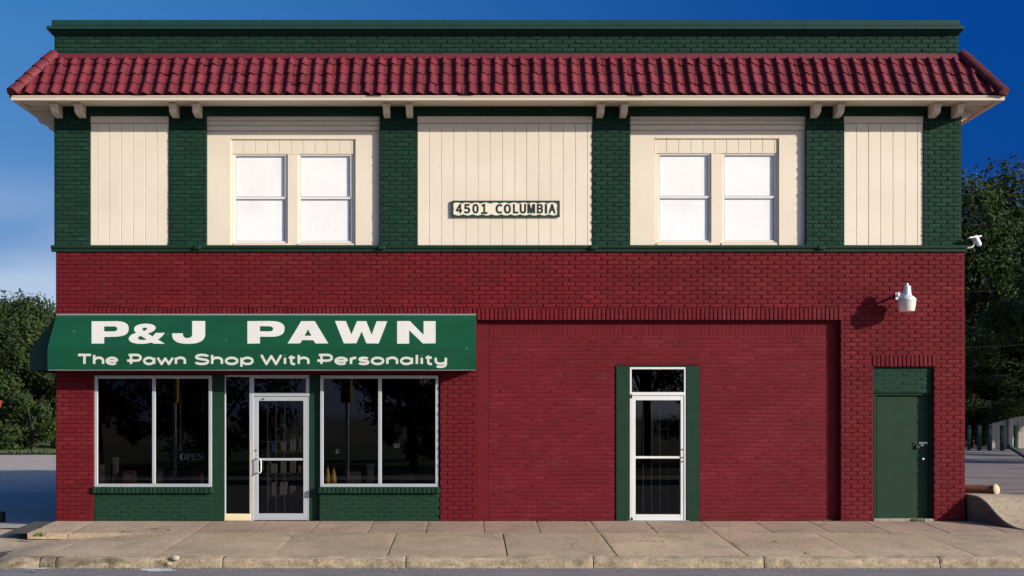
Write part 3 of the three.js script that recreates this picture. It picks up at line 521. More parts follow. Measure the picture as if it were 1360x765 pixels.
    for (let i = 0; i < n; i++) {
      const t0 = i / n * len - 0.03, t1 = (i + 1) / n * len + 0.01, P = [], I = [], ns = 10, rad0 = 0.108, rad1 = 0.121, col = tone().map((v) => v * (sgn < 0 ? 1.1 : 0.55));  // right hip's shade put into the tile colour, left hip tinted lighter
      for (const [t, rad, li] of [[t0, rad0, 0.0], [t1, rad1, 0.006], [t1, rad1 - 0.018, 0.004], [t0, rad0 - 0.018, 0]]) for (let k = 0; k <= ns; k++) { const a = -0.15 + (Math.PI + 0.3) * k / ns, v = A.clone().addScaledVector(dir, t).addScaledVector(sidev, Math.cos(a) * rad).addScaledVector(up, Math.sin(a) * rad * 0.95 + li); P.push(v.x, v.y, v.z); }
      const w = ns + 1; for (let q = 0; q < 3; q++) for (let k = 0; k < ns; k++) { const a = q * w + k; I.push(a, a + 1, a + w, a + 1, a + w + 1, a + w); }
      if (i === n - 1) { const c = A.clone().addScaledVector(dir, t1 + 0.07).addScaledVector(up, 0.02); P.push(c.x, c.y, c.z); for (let k = 0; k < ns; k++) I.push(w + k, w + k + 1, P.length / 3 - 1); }
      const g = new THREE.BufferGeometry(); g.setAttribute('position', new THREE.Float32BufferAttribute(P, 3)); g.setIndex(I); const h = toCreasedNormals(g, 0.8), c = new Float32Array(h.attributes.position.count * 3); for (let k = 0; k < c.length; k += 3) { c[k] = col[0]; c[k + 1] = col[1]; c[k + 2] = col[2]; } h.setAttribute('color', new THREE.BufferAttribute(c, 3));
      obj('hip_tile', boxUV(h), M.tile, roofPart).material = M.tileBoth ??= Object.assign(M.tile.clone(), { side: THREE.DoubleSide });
    }
  }
  // fascia, soffit boards
  const fyT = EAVE.y - 0.012, fyB = fy(133, EAVE.z), fl = EAVE.l + 0.03, frr = EAVE.r - 0.03, zf = EAVE.z;
  const fp = [[zf - 0.1, fyT], [zf + 0.01, fyT], [zf + 0.012, fyT - 0.014], [zf - 0.006, fyT - 0.02], [zf - 0.006, fyT - 0.028], [zf + 0.004, fyT - 0.032], [zf - 0.004, fyB], [zf - 0.1, fyB]];
  obj('fascia', sweepX(fp, fl, frr), M.cream, bld, { label: 'cream fascia board under the tile edge' });
  for (const [x0, x1] of [[fl, fl + 0.09], [frr - 0.09, frr]]) obj('fascia', cbox(x0, x1, fyB, fyT - 0.002, -9.9, zf - 0.101, 0.003), M.cream, bld);
  const nb = 5; for (let i = 0; i < nb; i++) { const za = lerp(0.002, zf - 0.101, i / nb), zb = lerp(0.002, zf - 0.101, (i + 1) / nb), t = 1 - (i + 0.5) / nb, y = fyB + 0.012 + 0.022 * t; obj('soffit_board', cbox(fl + 0.092, frr - 0.092, y, y + 0.02, za, zb - 0.002, 0.003), M.cream, bld); }
  for (const sgn of [-1, 1]) for (let i = 0; i < nb; i++) { const w = (sgn < 0 ? UL - fl : frr - UR) - 0.09, a = w * i / nb + 0.002, b = w * (i + 1) / nb, x0 = sgn < 0 ? UL - b : UR + a, y = fyB + 0.012 + 0.022 * (1 - (i + 0.5) / nb); obj('soffit_board', cbox(x0 + 0.001, x0 + (b - a) - 0.001, y + 0.001, y + 0.019, -9.8, -0.002, 0.003), M.cream, bld); }
  // brackets under the eave
  const bp = (z, y) => [z, y], by = fyB + 0.012, prof2 = [bp(-0.005, by + 0.02), bp(0.3, by), bp(0.305, by - 0.012), bp(0.305, by - 0.05), bp(0.29, by - 0.062), bp(0.285, by - 0.1), bp(0.262, by - 0.13), bp(0.22, by - 0.15), bp(0.16, by - 0.162), bp(0.08, by - 0.17), bp(-0.005, by - 0.17)];
  for (const px of [71, 102.5, 228.5, 259.3, 512.8, 543.3, 798.8, 829.8, 1087, 1117.8, 1246, 1277]) { const x = fx(px, 0.3); obj('bracket', [sweepX(prof2, x - 0.05, x + 0.05), cbox(x - 0.058, x + 0.058, by - 0.055, by - 0.002, 0.24, 0.325, 0.006)], M.cream, bld); }
  for (const sgn of [-1, 1]) for (const z of [-0.35, -0.85, -2.6, -3.1, -5.2, -5.7]) {
    const ks = sgn < 0 ? 1 : 0.62;
    const sh = new THREE.Shape([[0, by + 0.02], [0.42, by + 0.005], [0.43, by - 0.06], [0.36, by - 0.1], [0.33, by - 0.17], [0.2, by - 0.23], [0.1, by - 0.33], [0, by - 0.4]].map(([a, b]) => new THREE.Vector2(a * sgn * ks, by + (b - by) * (b > by ? 1 : ks))));
    const g = new THREE.ExtrudeGeometry(sh, { depth: 0.1, bevelEnabled: false }); g.translate(sgn < 0 ? UL : UR, 0, z); const q = g.index ? g.toNonIndexed() : g; q.computeVertexNormals(); obj('bracket', boxUV(q), M.cream, bld);
  }
}
// --- cream board panels between the piers
const ZP = -0.022;
for (const [a, b, lines] of [[120.2, 224.1, [129.5, 145.2, 160.9, 176.9, 192.6, 208.3]], [554.5, 786.6, [570, 586.3, 602.4, 618.6, 634.7, 650.7, 666.9, 683.5, 699.3, 715.3, 731.3, 747.8, 764.2, 780]], [1121, 1226.1, [1137.5, 1153.5, 1169.5, 1186, 1202, 1218.3]]]) {
  const p = obj('board_panel', pb(a, b, 154.3, 326, ZP - 0.06, ZP - 0.02, 0.001), M.cream, bld, { label: 'cream tongue and groove board panel' });
  const e = [a, ...lines, b];
  for (let i = 0; i < e.length - 1; i++) obj('board', pb(e[i] + 0.22, e[i + 1] - 0.22, 164.1, 326, ZP - 0.018, ZP + rr(-0.0015, 0.0015), 0.0035), M.cream, p);
  obj('trim_board', [pb(a, b, 154.4, 163.2, ZP - 0.019, ZP + 0.006, 0.003), pb(a, b, 162, 163.2, ZP + 0.0065, ZP + 0.014, 0.003)], M.cream, p);
}
// --- upper windows
for (const ox of [0, 562.6]) {
  const dy = ox ? -1 : 0, bay = ox ? [837, 1070.1] : [274.5, 504.4], ZB = -0.075, Y = (y) => y + dy;
  const x = (v) => v + ox;
  const sur = obj('window_surround', [
    pb(bay[0], x(306.6), Y(175.2), 326, ZB - 0.03, ZB, 0.003), pb(x(472), bay[1], Y(175.2), 326, ZB - 0.03, ZB, 0.003), pb(x(306.7), x(471.9), Y(175.2), Y(185), ZB - 0.03, ZB, 0.003),
    pb(bay[0], bay[1], 154.4, 326, ZB - 0.12, ZB - 0.086, 0.001),
  ], M.cream, bld, { label: 'cream painted casing round a pair of sash windows' });
  for (const [y0, y1, pr] of [[154.4, 161.7, 0.03], [161.8, 167.6, 0.022], [167.7, 174.9, 0.014]]) obj('head_board', [pb(bay[0], bay[1], Y(y0), Y(y1) - 1.7, ZB - 0.03, ZB + pr, 0.004), pb(bay[0], bay[1], Y(y1) - 1.0, Y(y1) - 0.05, ZB - 0.03, ZB + pr - 0.006, 0.003)], M.cream, sur);
  const bl = [306.8, 322.6, 338.7, 354.9, 370.8, 386.6, 402.2, 418.2, 434.2, 450.2, 466, 471.8];
  for (let i = 0; i < bl.length - 1; i++) obj('board', pb(x(bl[i]) + 0.22, x(bl[i + 1]) - 0.22, Y(185.4), Y(204.6), ZB - 0.045, ZB - 0.024, 0.003), M.cream, sur);
  obj('mullion', pb(x(382), x(395.6), Y(204.8), 325.8, ZB - 0.055, ZB - 0.018, 0.003), M.cream, sur);
  obj('jamb', [pb(x(306.8), x(309.6), Y(204.8), 325.8, ZB - 0.05, ZB - 0.02, 0.003)], M.cream, sur);
  obj('jamb', [pb(x(469), x(471.8), Y(204.8), 325.8, ZB - 0.05, ZB - 0.02, 0.003)], M.cream, sur);
  for (const [a, b] of [[309.8, 381.8], [395.8, 468.8]]) {
    const win = obj('sash_window', frameOf(x(a), x(b), Y(205), Y(323.2), ZB - 0.062, ZB - 0.034, 2.2, 1.6, 1), M.cream, bld, { label: 'white sash window with closed white blinds' });
    obj('sash', frameOf(x(a) + 2.3, x(b) - 2.3, Y(206.2), Y(262.6), ZB - 0.056, ZB - 0.04, 1.3, 1.4), M.vinyl, win);
    obj('sash', frameOf(x(a) + 2.3, x(b) - 2.3, Y(262.8), Y(321.4), ZB - 0.062, ZB - 0.047, 1.3, 1.4, 1.7), M.vinyl, win);
    obj('pane', sheet(x(a) + 3.5, x(b) - 3.5, Y(207), Y(261.4), ZB - 0.049), M.glass, win);
    obj('pane', sheet(x(a) + 3.5, x(b) - 3.5, Y(264.4), Y(320.2), ZB - 0.056), M.glass, win);
    obj('glazing_bead', [...frameOf(x(a) + 3.4, x(b) - 3.4, Y(206.9), Y(261.5), ZB - 0.0505, ZB - 0.0395, 0.55), ...frameOf(x(a) + 3.4, x(b) - 3.4, Y(264.3), Y(320.3), ZB - 0.058, ZB - 0.0465, 0.55)], std({ c: [0.16, 0.165, 0.18], roughness: 0.7 }), win);
    const sl = []; for (let k = 0; k < 40; k++) { const yy = lerp(207, 320.5, k / 40); sl.push(pb(x(a) + 3, x(b) - 3, Y(yy), Y(yy + 2.78), ZB - 0.077, ZB - 0.07 + rr(-0.0005, 0.0005), 0.001)); }
    obj('blind', [...sl, pb(x(a) + 2, x(b) - 2, Y(206), Y(322), ZB - 0.084, ZB - 0.0775, 0.001)], M.blind, win);
    obj('sill', pb(x(a) - 0.3, x(b) + 0.3, Y(323.4), 326, ZB - 0.06, ZB - 0.005, 0.003), M.cream, win);
  }
}
// --- shop windows
for (const [a, b, m0, m1] of [[125.2, 281.2, 202, 206.2], [425.2, 582.4, 502.2, 506.8]]) {
  const w = obj('shop_window', frameOf(a, b, 498.5, 647, -0.1, -0.03, 4.2, 4.4), M.alu, bld, { label: 'large two pane shop window in a pale metal frame' });
  obj('mullion', pb(m0, m1, 502.8, 642.5, -0.098, -0.034), M.alu, w);
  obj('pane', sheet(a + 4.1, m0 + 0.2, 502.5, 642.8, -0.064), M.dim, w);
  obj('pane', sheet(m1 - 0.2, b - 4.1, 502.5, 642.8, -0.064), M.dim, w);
}
// --- shop door with sidelight and transom
{
  const ZD = -0.09;
  obj('post', pb(281.4, 297.8, 497.2, 692, -0.2, -0.05), M.greenSmooth, bld, { label: 'smooth green post beside the shop door' });
  obj('post', pb(410.8, 424.2, 497.2, 692, -0.2, ZD + 0.005), M.greenSmooth, bld);
  const sl = obj('sidelight', [pb(298, 299.6, 498, 692, -0.16, ZD), pb(331.2, 336.8, 498, 692, -0.16, ZD + 0.012), pb(299.7, 331.1, 498, 500.5, -0.16, ZD)], M.alu, bld, { label: 'tall narrow sidelight beside the shop door' });
  obj('pane', sheet(299.4, 331.4, 500.3, 682.4, -0.129), M.dim, sl);
  obj('base_panel', pb(298.2, 333.4, 682.5, 691.6, -0.15, ZD + 0.015), std({ c: [0.78, 0.66, 0.4], map: creamMap, roughness: 0.6 }), sl, { label: 'cream base panel' });
  obj('edge_strip', pb(331.6, 333.2, 584, 682.4, ZD + 0.0125, ZD + 0.018), std({ c: [0.5, 0.4, 0.26], map: creamMap, roughness: 0.6 }), sl);
  const df = obj('transom', [pb(337, 410.6, 498, 502.4, -0.16, ZD + 0.01), pb(337, 410.6, 521.6, 526.2, -0.16, ZD + 0.01), pb(406.2, 410.6, 502.5, 521.5, -0.16, ZD + 0.01), pb(408.6, 410.6, 526.3, 692, -0.16, ZD)], M.alu, bld, { label: 'glazed transom above the shop door' });
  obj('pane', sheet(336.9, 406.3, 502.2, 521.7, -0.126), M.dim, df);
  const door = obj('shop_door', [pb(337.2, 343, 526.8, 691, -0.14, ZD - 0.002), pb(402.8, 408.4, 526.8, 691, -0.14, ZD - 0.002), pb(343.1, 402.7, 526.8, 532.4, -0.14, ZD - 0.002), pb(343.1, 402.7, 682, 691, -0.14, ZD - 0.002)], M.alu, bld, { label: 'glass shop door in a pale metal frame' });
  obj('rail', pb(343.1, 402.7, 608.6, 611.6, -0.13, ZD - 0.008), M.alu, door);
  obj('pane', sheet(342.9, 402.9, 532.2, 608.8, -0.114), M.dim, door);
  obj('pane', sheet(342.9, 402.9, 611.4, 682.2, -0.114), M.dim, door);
  const hx = fx(345.6, 0), hy0 = fy(628.5), hy1 = fy(609.5);
  obj('handle', tube([[fx(340, 0), hy1, ZD - 0.005], [fx(342, 0), hy1, -0.03], [hx, hy1 - 0.015, -0.015], [hx + 0.01, (hy0 + hy1) / 2, -0.012], [hx, hy0 + 0.015, -0.015], [fx(342, 0), hy0, -0.03], [fx(340, 0), hy0, ZD - 0.005]], 0.012, 10, 2), M.whitePaint, door);
  const lk = new THREE.CylinderGeometry(0.016, 0.016, 0.02, 14); lk.rotateX(Math.PI / 2); lk.translate(fx(340), fy(598), ZD + 0.004); obj('lock', lk, M.steel, door);
  const cl = new THREE.CylinderGeometry(0.012, 0.012, 0.02, 12); cl.rotateX(Math.PI / 2); cl.translate(fx(349), fy(529.6), ZD + 0.004); obj('closer_bolt', cl, M.black, door);
  for (const px of [352.5, 364, 375.5, 387]) obj('security_bar', tube([[fx(px), fy(533), -0.2], [fx(px), fy(683), -0.2]], 0.006, 6), M.barGrey, door);
  for (const py of [587, 630]) obj('security_bar', tube([[fx(343), fy(py), -0.208], [fx(403), fy(py), -0.208]], 0.006, 6), M.barGrey, door);
}
// --- side glass door in the recess
{
  const Z = ZI - 0.0;
  obj('door_surround', pb(818.4, 835.6, 485.6, 692, Z - 0.1, Z + 0.014), M.greenSmooth, bld, { label: 'smooth green board beside the white framed door' });
  obj('door_surround', pb(911.6, 929, 485.6, 692, Z - 0.1, Z + 0.014), M.greenSmooth, bld);
  obj('door_header', pb(835.8, 911.4, 485.6, 487.4, Z - 0.1, Z + 0.012), M.greenSmooth, bld);
  const fr = obj('door_frame', [pb(836.4, 838.8, 487.6, 691.6, Z - 0.09, Z + 0.006), pb(908.6, 911, 487.6, 691.6, Z - 0.09, Z + 0.006), pb(838.9, 908.5, 487.6, 490.4, Z - 0.09, Z + 0.006), pb(838.9, 908.5, 520.8, 525.2, Z - 0.09, Z + 0.006)], M.whitePaint, bld, { label: 'white painted metal frame with a transom light' });
  obj('pane', sheet(838.6, 908.8, 490.2, 521, Z - 0.054), M.dim, fr);
  const door = obj('glass_door', [pb(839.2, 844, 525.8, 691, Z - 0.085, Z - 0.002), pb(904, 908.2, 525.8, 691, Z - 0.085, Z - 0.002), pb(844.1, 903.9, 525.8, 531.6, Z - 0.085, Z - 0.002), pb(844.1, 903.9, 683.4, 691, Z - 0.085, Z - 0.002)], M.whitePaint, bld, { label: 'glass door in a white painted metal frame' });
  obj('rail', pb(844.1, 903.9, 606, 609, Z - 0.08, Z - 0.012), M.whitePaint, door);
  obj('pane', sheet(843.9, 904.1, 531.4, 606.2, Z - 0.056), M.dim, door);
  obj('pane', sheet(843.9, 904.1, 608.8, 683.6, Z - 0.056), M.dim, door);
  for (const py of [597, 607.5, 613]) { const k = new THREE.CylinderGeometry(0.011, 0.011, 0.014, 10); k.rotateX(Math.PI / 2); k.translate(fx(906.4, Z), fy(py, Z), Z + 0.002); obj('lock', k, M.black, door); }
  obj('hinge', pb(837.2, 839.8, 523.8, 529, Z - 0.02, Z + 0.014, 0.002), M.black, door); obj('hinge', pb(838, 840.6, 687.4, 691.4, Z - 0.02, Z + 0.012, 0.002), M.black, door);
  for (const px of [856, 867, 878, 889]) obj('security_bar', tube([[fx(px, Z), fy(533, Z), Z - 0.15], [fx(px, Z), fy(683, Z), Z - 0.15]], 0.006, 6), M.barGrey, door);
  obj('threshold', pb(833, 915, 691.2, 693, Z - 0.05, Z + 0.03, 0.004), M.steel, bld);
}
// --- green steel door at the right
{
  const tr = obj('door_transom', pb(1160.2, 1240.2, 487.4, 522, -0.2, -0.0635, 0.001), M.green, bld, { label: 'green painted brick panel above the steel door' });
  const bag = new Bag(), list = []; for (let r = 0; r < 6; r++) course(list, 1160.6, 1240, 489 + 5.5 * (r + 0.5), r + 1, -0.06, greenTone); for (const q of list) bag.add(pick(VARMID), [fx(q.px), fy(q.py), q.z], [(q.w * S - 0.001) / (PW * S - 0.004), 0.95, 1], q.tone); obj('brickwork', bag.build(), M.brick, tr, { kind: 'stuff' });
  const f = obj('door_frame', [pb(1160.2, 1163.6, 522.1, 690, -0.2, -0.085), pb(1234.6, 1240.2, 522.1, 690, -0.2, -0.085), pb(1163.7, 1234.5, 522.1, 525, -0.2, -0.085)], M.greenSmooth, bld);
  const d = obj('steel_door', pb(1164, 1234.2, 525.4, 689, -0.2, -0.125, 0.004), matte({ c: [0.0105, 0.037, 0.0185], map: paintMap, roughness: 0.62 }), bld, { label: 'plain dark green steel door with hasp and knob' });
  obj('hasp', [pb(1221, 1232, 587, 589.6, -0.125, -0.11, 0.002), pb(1223, 1227, 590.4, 592.6, -0.125, -0.095, 0.003)], M.steel, d);
  obj('padlock', [pb(1216.5, 1221.5, 591, 596, -0.124, -0.095, 0.006), tube([[fx(1217.6), fy(591), -0.11], [fx(1217.6), fy(588.4), -0.11], [fx(1220.4), fy(588.4), -0.11], [fx(1220.4), fy(591), -0.11]], 0.005, 6)], M.black, d);
  const k = new THREE.SphereGeometry(0.024, 16, 12); k.translate(fx(1228.6), fy(609.8), -0.1); obj('knob', k, std({ c: [0.75, 0.74, 0.7], roughness: 0.3, metalness: 0.8 }), d);
  obj('doorstep', pb(1160.4, 1240, 689.2, 694, -0.2, 0.02, 0.006), std({ c: [0.36, 0.31, 0.24], map: concMap, roughness: 1 }), bld);
}
// --- dim interior
{
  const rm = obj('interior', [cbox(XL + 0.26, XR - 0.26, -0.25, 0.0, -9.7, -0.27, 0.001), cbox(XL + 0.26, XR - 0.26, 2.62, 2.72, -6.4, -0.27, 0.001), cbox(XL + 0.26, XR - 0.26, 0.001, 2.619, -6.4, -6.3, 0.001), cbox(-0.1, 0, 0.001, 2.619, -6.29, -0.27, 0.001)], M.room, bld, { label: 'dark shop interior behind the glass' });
}

// ------------------------------------------------------------------ awnings
const AW = { z: 0.43, yt: fy(418), yb: fy(463, 0.43), yl: fy(491, 0.43), x0: fx(63, 0.43), x1: fx(632.4, 0.43) };
{
  const Ls = Math.hypot(AW.z, AW.yt - AW.yb), Lv = AW.yb - AW.yl, LT = Ls + Lv, W = 2048, H = 320;
  const cv = document.createElement('canvas'); cv.width = W; cv.height = H; const c = cv.getContext('2d');
  c.fillStyle = 'rgb(8,70,47)'; c.fillRect(0, 0, W, H);
  // cloth mottling
  for (let i = 0; i < 900; i++) { const x = rnd() * W, y = rnd() * H, k = rnd(); c.fillStyle = k > 0.5 ? `rgba(28,92,68,${0.03 * rnd()})` : `rgba(6,52,36,${0.04 * rnd()})`; c.beginPath(); c.ellipse(x, y, 20 + 90 * rnd(), 8 + 26 * rnd(), 0, 0, 7); c.fill(); }
  for (const [x, y] of [[98, 440], [620, 463], [223, 444], [410, 481], [300, 452]]) { c.fillStyle = 'rgba(190,215,205,.75)'; c.beginPath(); c.arc(...mp(x, y), 2.4, 0, 7); c.fill(); }
  function mp(px, py) { let s, z; if (py < 463) { const f = (py - 418) / 45; s = f * Ls; z = f * AW.z; } else { s = Ls + (py - 463) / 28 * Lv; z = AW.z; } const X = fx(px, z); return [(X - AW.x0) / (AW.x1 - AW.x0) * W, s / LT * H]; }
  const white = 'rgb(200,198,190)';
  c.fillStyle = white; c.strokeStyle = white;
  const T0 = 426.4, T1 = 456.2;
  function letter(x0, x1, w, h, path) {
    const q = (x, y) => mp(x0 + x / w * (x1 - x0), T0 + y / h * (T1 - T0)); c.beginPath();
    for (const [k, ...a] of path) { const p = []; for (let i = 0; i < a.length; i += 2) p.push(...q(a[i], a[i + 1])); if (k === 'M') c.moveTo(...p); else if (k === 'L') c.lineTo(...p); else if (k === 'C') c.bezierCurveTo(...p); else c.closePath(); }
    c.fill('evenodd');
  }
  const Pg = [['M', 0, 30], ['L', 0, 0], ['L', 31, 0], ['C', 44, 0, 50, 3, 50, 10], ['C', 50, 17.5, 44, 21, 31, 21], ['L', 17, 21], ['L', 17, 30], ['Z'], ['M', 17, 7], ['L', 29, 7], ['C', 33.5, 7, 34.5, 8.6, 34.5, 10.3], ['C', 34.5, 12.4, 33, 13.6, 29, 13.6], ['L', 17, 13.6], ['Z']];
  letter(121.5, 171, 50, 30, Pg); letter(328.5, 378, 50, 30, Pg);
  letter(228.5, 272.6, 43, 30, [['M', 26, 0], ['L', 43, 0], ['L', 43, 17], ['C', 43, 27, 35, 30.6, 22, 30.6], ['C', 8, 30.6, 0, 27, 0, 18], ['L', 0, 16.5], ['L', 14, 16.5], ['C', 14, 21, 16, 23, 20, 23], ['C', 25, 23, 26, 21, 26, 17], ['Z']]);
  letter(381.8, 436.2, 54, 30, [['M', 0, 30], ['L', 18, 0], ['L', 36, 0], ['L', 54, 30], ['L', 37, 30], ['L', 34, 25.6], ['L', 19.5, 25.6], ['L', 16.5, 30], ['Z'], ['M', 22.5, 19.6], ['L', 31.5, 19.6], ['L', 27, 11], ['Z']]);
  letter(444.8, 514.4, 100, 30, [['M', 0, 0], ['L', 21, 0], ['L', 31.5, 18], ['L', 42, 0], ['L', 60, 0], ['L', 70, 18], ['L', 79.5, 0], ['L', 100, 0], ['L', 83.5, 30], ['L', 60, 30], ['L', 51, 14], ['L', 41, 30], ['L', 17, 30], ['Z']]);
  letter(527.4, 578.6, 51, 30, [['M', 0, 0], ['L', 17, 0], ['L', 35, 18], ['L', 35, 0], ['L', 51, 0], ['L', 51, 30], ['L', 34, 30], ['L', 16, 12], ['L', 16, 30], ['L', 0, 30], ['Z']]);
  { const [ax, ay] = mp(176, 430.2), [bx, by2] = mp(217, T1 + 0.2); c.save(); c.font = 'bold 200px sans-serif'; const m = c.measureText('&'), l = m.actualBoundingBoxLeft, r = m.actualBoundingBoxRight, u = m.actualBoundingBoxAscent, d = m.actualBoundingBoxDescent; c.translate(ax, ay); c.scale((bx - ax) / (l + r), (by2 - ay) / (u + d)); c.lineWidth = 5; c.fillText('&', l, u); c.strokeText('&', l, u); c.restore(); }
  // second line, drawn with a broad round pen
  const XH = 10.4, CAP = 15;
  const E = (x, y, rx, ry, a0 = 0, a1 = 6.2832) => ['E', x, y, rx, ry, a0, a1];
  const G = {
    T: [19, [['M', 0, CAP], ['L', 19, CAP], ['M', 9.5, CAP], ['L', 9.5, 0]]], h: [15, [['M', 1, CAP], ['L', 1, 0], ['M', 1, 5.4], ['C', 1.5, 12, 14, 12, 14, 5.4], ['L', 14, 0]]],
    e: [17, [E(8.5, 5.1, 7.6, 5.1, 0.0, 5.55), ['M', 1.4, 5.1], ['L', 16.1, 5.1]]], P: [19, [['M', 4.5, CAP], ['L', 4.5, 0], ['M', 1, CAP], ['L', 12, CAP], ['C', 20.5, CAP, 20.5, 5.6, 12, 5.6], ['L', -1.2, 5.6]]],
    a: [17, [E(8, 5.1, 7, 5.1), ['M', 15.4, XH], ['L', 15.4, 0]]], w: [22, [['M', 0, XH], ['L', 5.6, 0], ['L', 11, 9], ['L', 16.4, 0], ['L', 22, XH]]], n: [15, [['M', 1, XH], ['L', 1, 0], ['M', 1, 5.4], ['C', 1.5, 12, 14, 12, 14, 5.4], ['L', 14, 0]]],
    S: [18, [['M', 17, 12.4], ['C', 15, 15.8, 1, 16.4, 1.2, 11.2], ['C', 1.4, 7, 17, 8.8, 17, 4], ['C', 17, -1.2, 2.5, -1, 0.5, 3]]], o: [17, [E(8.5, 5.1, 7.6, 5.1)]], p: [17, [['M', 1, XH], ['L', 1, -4.6], E(9, 5.1, 7, 5.1)]],
    W: [27, [['M', 0, CAP], ['L', 7, 0], ['L', 13.5, 13], ['L', 20, 0], ['L', 27, CAP]]], i: [3, [['M', 1.5, XH], ['L', 1.5, 0], ['M', 1.5, 14.6], ['L', 1.5, 14.2]]], t: [9, [['M', 3.5, 14], ['L', 3.5, 3], ['C', 3.6, 0, 6, -0.2, 8.6, 0.1], ['M', 0, XH], ['L', 8.4, XH]]],
    r: [8, [['M', 1, XH], ['L', 1, 0], ['M', 1, 5], ['C', 1.5, 9.6, 5, 10.6, 8, 10]]], s: [13, [['M', 12, 8.6], ['C', 10, 10.9, 1, 11, 1, 7.8], ['C', 1, 4.8, 12.4, 6.2, 12.4, 2.8], ['C', 12.4, -0.8, 2, -0.6, 0.4, 1.8]]], l: [3, [['M', 1.5, CAP], ['L', 1.5, 0]]],
    y: [16, [['M', 1, XH], ['L', 1, 5.4], ['C', 1, -1.2, 14.6, -1.2, 14.6, 5.4], ['M', 14.6, XH], ['L', 14.6, 0], ['C', 14.6, -5.6, 5, -5.4, 2.4, -3.4]]],
  };
  c.lineWidth = 12; c.lineJoin = 'round'; c.lineCap = 'butt';
  for (const [word, x0, x1] of [['The', 103.5, 156.5], ['Pawn', 170, 246.5], ['Shop', 259.5, 336.5], ['With', 347, 410.5], ['Personality', 422.5, 593.5]]) {
    const gap = 3.6; let tot = -gap; for (const ch of word) tot += G[ch][0] + gap; const k = (x1 - x0) / tot; let x = x0;
    for (const ch of word) {
      const q = (gx, gy) => mp(x + gx * k, 483.4 - gy * 0.8); c.beginPath();
      for (const [o, ...a] of G[ch][1]) {
        if (o === 'E') { const [ex, ey] = q(a[0], a[1]), [rx] = q(a[0] + a[2], a[1]), [, ry] = q(a[0], a[1] + a[3]); const n = 28; for (let i = 0; i <= n; i++) { const t = a[4] + (a[5] - a[4]) * i / n, X = ex + (rx - ex) * Math.cos(t), Y2 = ey - (ey - ry) * Math.sin(t); if (i) c.lineTo(X, Y2); else c.moveTo(X, Y2); } }
        else { const p = []; for (let i = 0; i < a.length; i += 2) p.push(...q(a[i], a[i + 1])); if (o === 'M') c.moveTo(...p); else if (o === 'L') c.lineTo(...p); else c.bezierCurveTo(...p); }
      }
      c.stroke(); x += (G[ch][0] + gap) * k;
    }
  }
  const at = new THREE.CanvasTexture(cv); at.colorSpace = THREE.SRGBColorSpace; at.anisotropy = 8;
  const clothBump = paintBump.clone(); clothBump.repeat.set(6.71 * 1.5, 1.04 * 1.5); clothBump.needsUpdate = true;
  M.awning = matte({ map: at, roughness: 0.75, specularIntensity: 0.35, bumpMap: clothBump, bumpScale: 0.0006, side: THREE.DoubleSide });
  const aw = thing('awning', 'long green cloth awning lettered in white over the shop windows', 'awning', [(AW.x0 + AW.x1) / 2, AW.yl, 0]);
  const nx = 120, P = [], U = [], I = [], prof = [];
  for (let i = 0; i <= 8; i++) prof.push([AW.z * i / 8, lerp(AW.yt, AW.yb, i / 8), i / 8 * Ls]);
  for (let i = 1; i <= 5; i++) prof.push([AW.z, lerp(AW.yb, AW.yl, i / 5), Ls + i / 5 * Lv]);
  prof.forEach(([z, y, s], j) => { for (let i = 0; i <= nx; i++) { const x = lerp(AW.x0, AW.x1, i / nx), edge = Math.sin(Math.PI * Math.min(1, s / LT)), bay = Math.abs(Math.sin(Math.PI * i / nx * 6)); const sag = j < 8 ? 0.006 * Math.sin(Math.PI * j / 8) * bay + 0.016 * (fbm(x * 1.7, s * 3, 0, 311, 3) - 0.5) * edge : 0.014 * (fbm(x * 2.3, s * 2, 0, 313, 3) - 0.5); P.push(x, y - (j < 8 ? sag : 0), z - (j < 8 ? sag * 0.6 : -sag)); U.push(i / nx, 1 - s / LT); } });
  const w = nx + 1; for (let j = 0; j < prof.length - 1; j++) for (let i = 0; i < nx; i++) { const a = j * w + i, b = a + 1, d = a + w, e = d + 1; I.push(a, d, b, b, d, e); }
  const g = new THREE.BufferGeometry(); g.setAttribute('position', new THREE.Float32BufferAttribute(P, 3)); g.setAttribute('uv', new THREE.Float32BufferAttribute(U, 2)); g.setIndex(I); const tg = toCreasedNormals(g, 0.5);
  obj('canopy', tg, M.awning, aw);
  const endPanel = (x) => { const sh = new THREE.Shape([[0, AW.yt - 0.004], [AW.z - 0.004, AW.yb], [AW.z - 0.004, AW.yl + 0.004], [0.004, AW.yl + 0.004]].map((q) => new THREE.Vector2(...q))); const e = new THREE.ExtrudeGeometry(sh, { depth: 0.004, bevelEnabled: false }); e.rotateY(-Math.PI / 2); e.translate(x, 0, 0); return e; };
  obj('end_panel', endPanel(AW.x0 + 0.008), M.awningPlain, aw); obj('end_panel', endPanel(AW.x1 - 0.004), M.awningPlain, aw);
  obj('bottom_bar', tube([[AW.x0 + 0.01, AW.yl - 0.004, AW.z - 0.014], [AW.x1 - 0.01, AW.yl - 0.004, AW.z - 0.014]], 0.012, 8), M.steel, aw);
  obj('top_rail', cbox(AW.x0, AW.x1, AW.yt - 0.012, AW.yt + 0.014, -0.01, 0.012, 0.003), std({ c: [0.2, 0.24, 0.22], roughness: 0.5 }), aw);
  for (let i = 1; i < 6; i++) { const x = lerp(AW.x0, AW.x1, i / 6); obj('frame_arm', tube([[x, AW.yt - 0.05, 0.0], [x, AW.yb - 0.035, AW.z - 0.03], [x, AW.yl + 0.01, AW.z - 0.02]], 0.011, 6), M.steel, aw); }
  // the awning along the left wall
  const sa = thing('awning', 'dark shaded awning end sticking out from the left side wall', 'awning', [XL - 0.2, AW.yl, -3.5]);
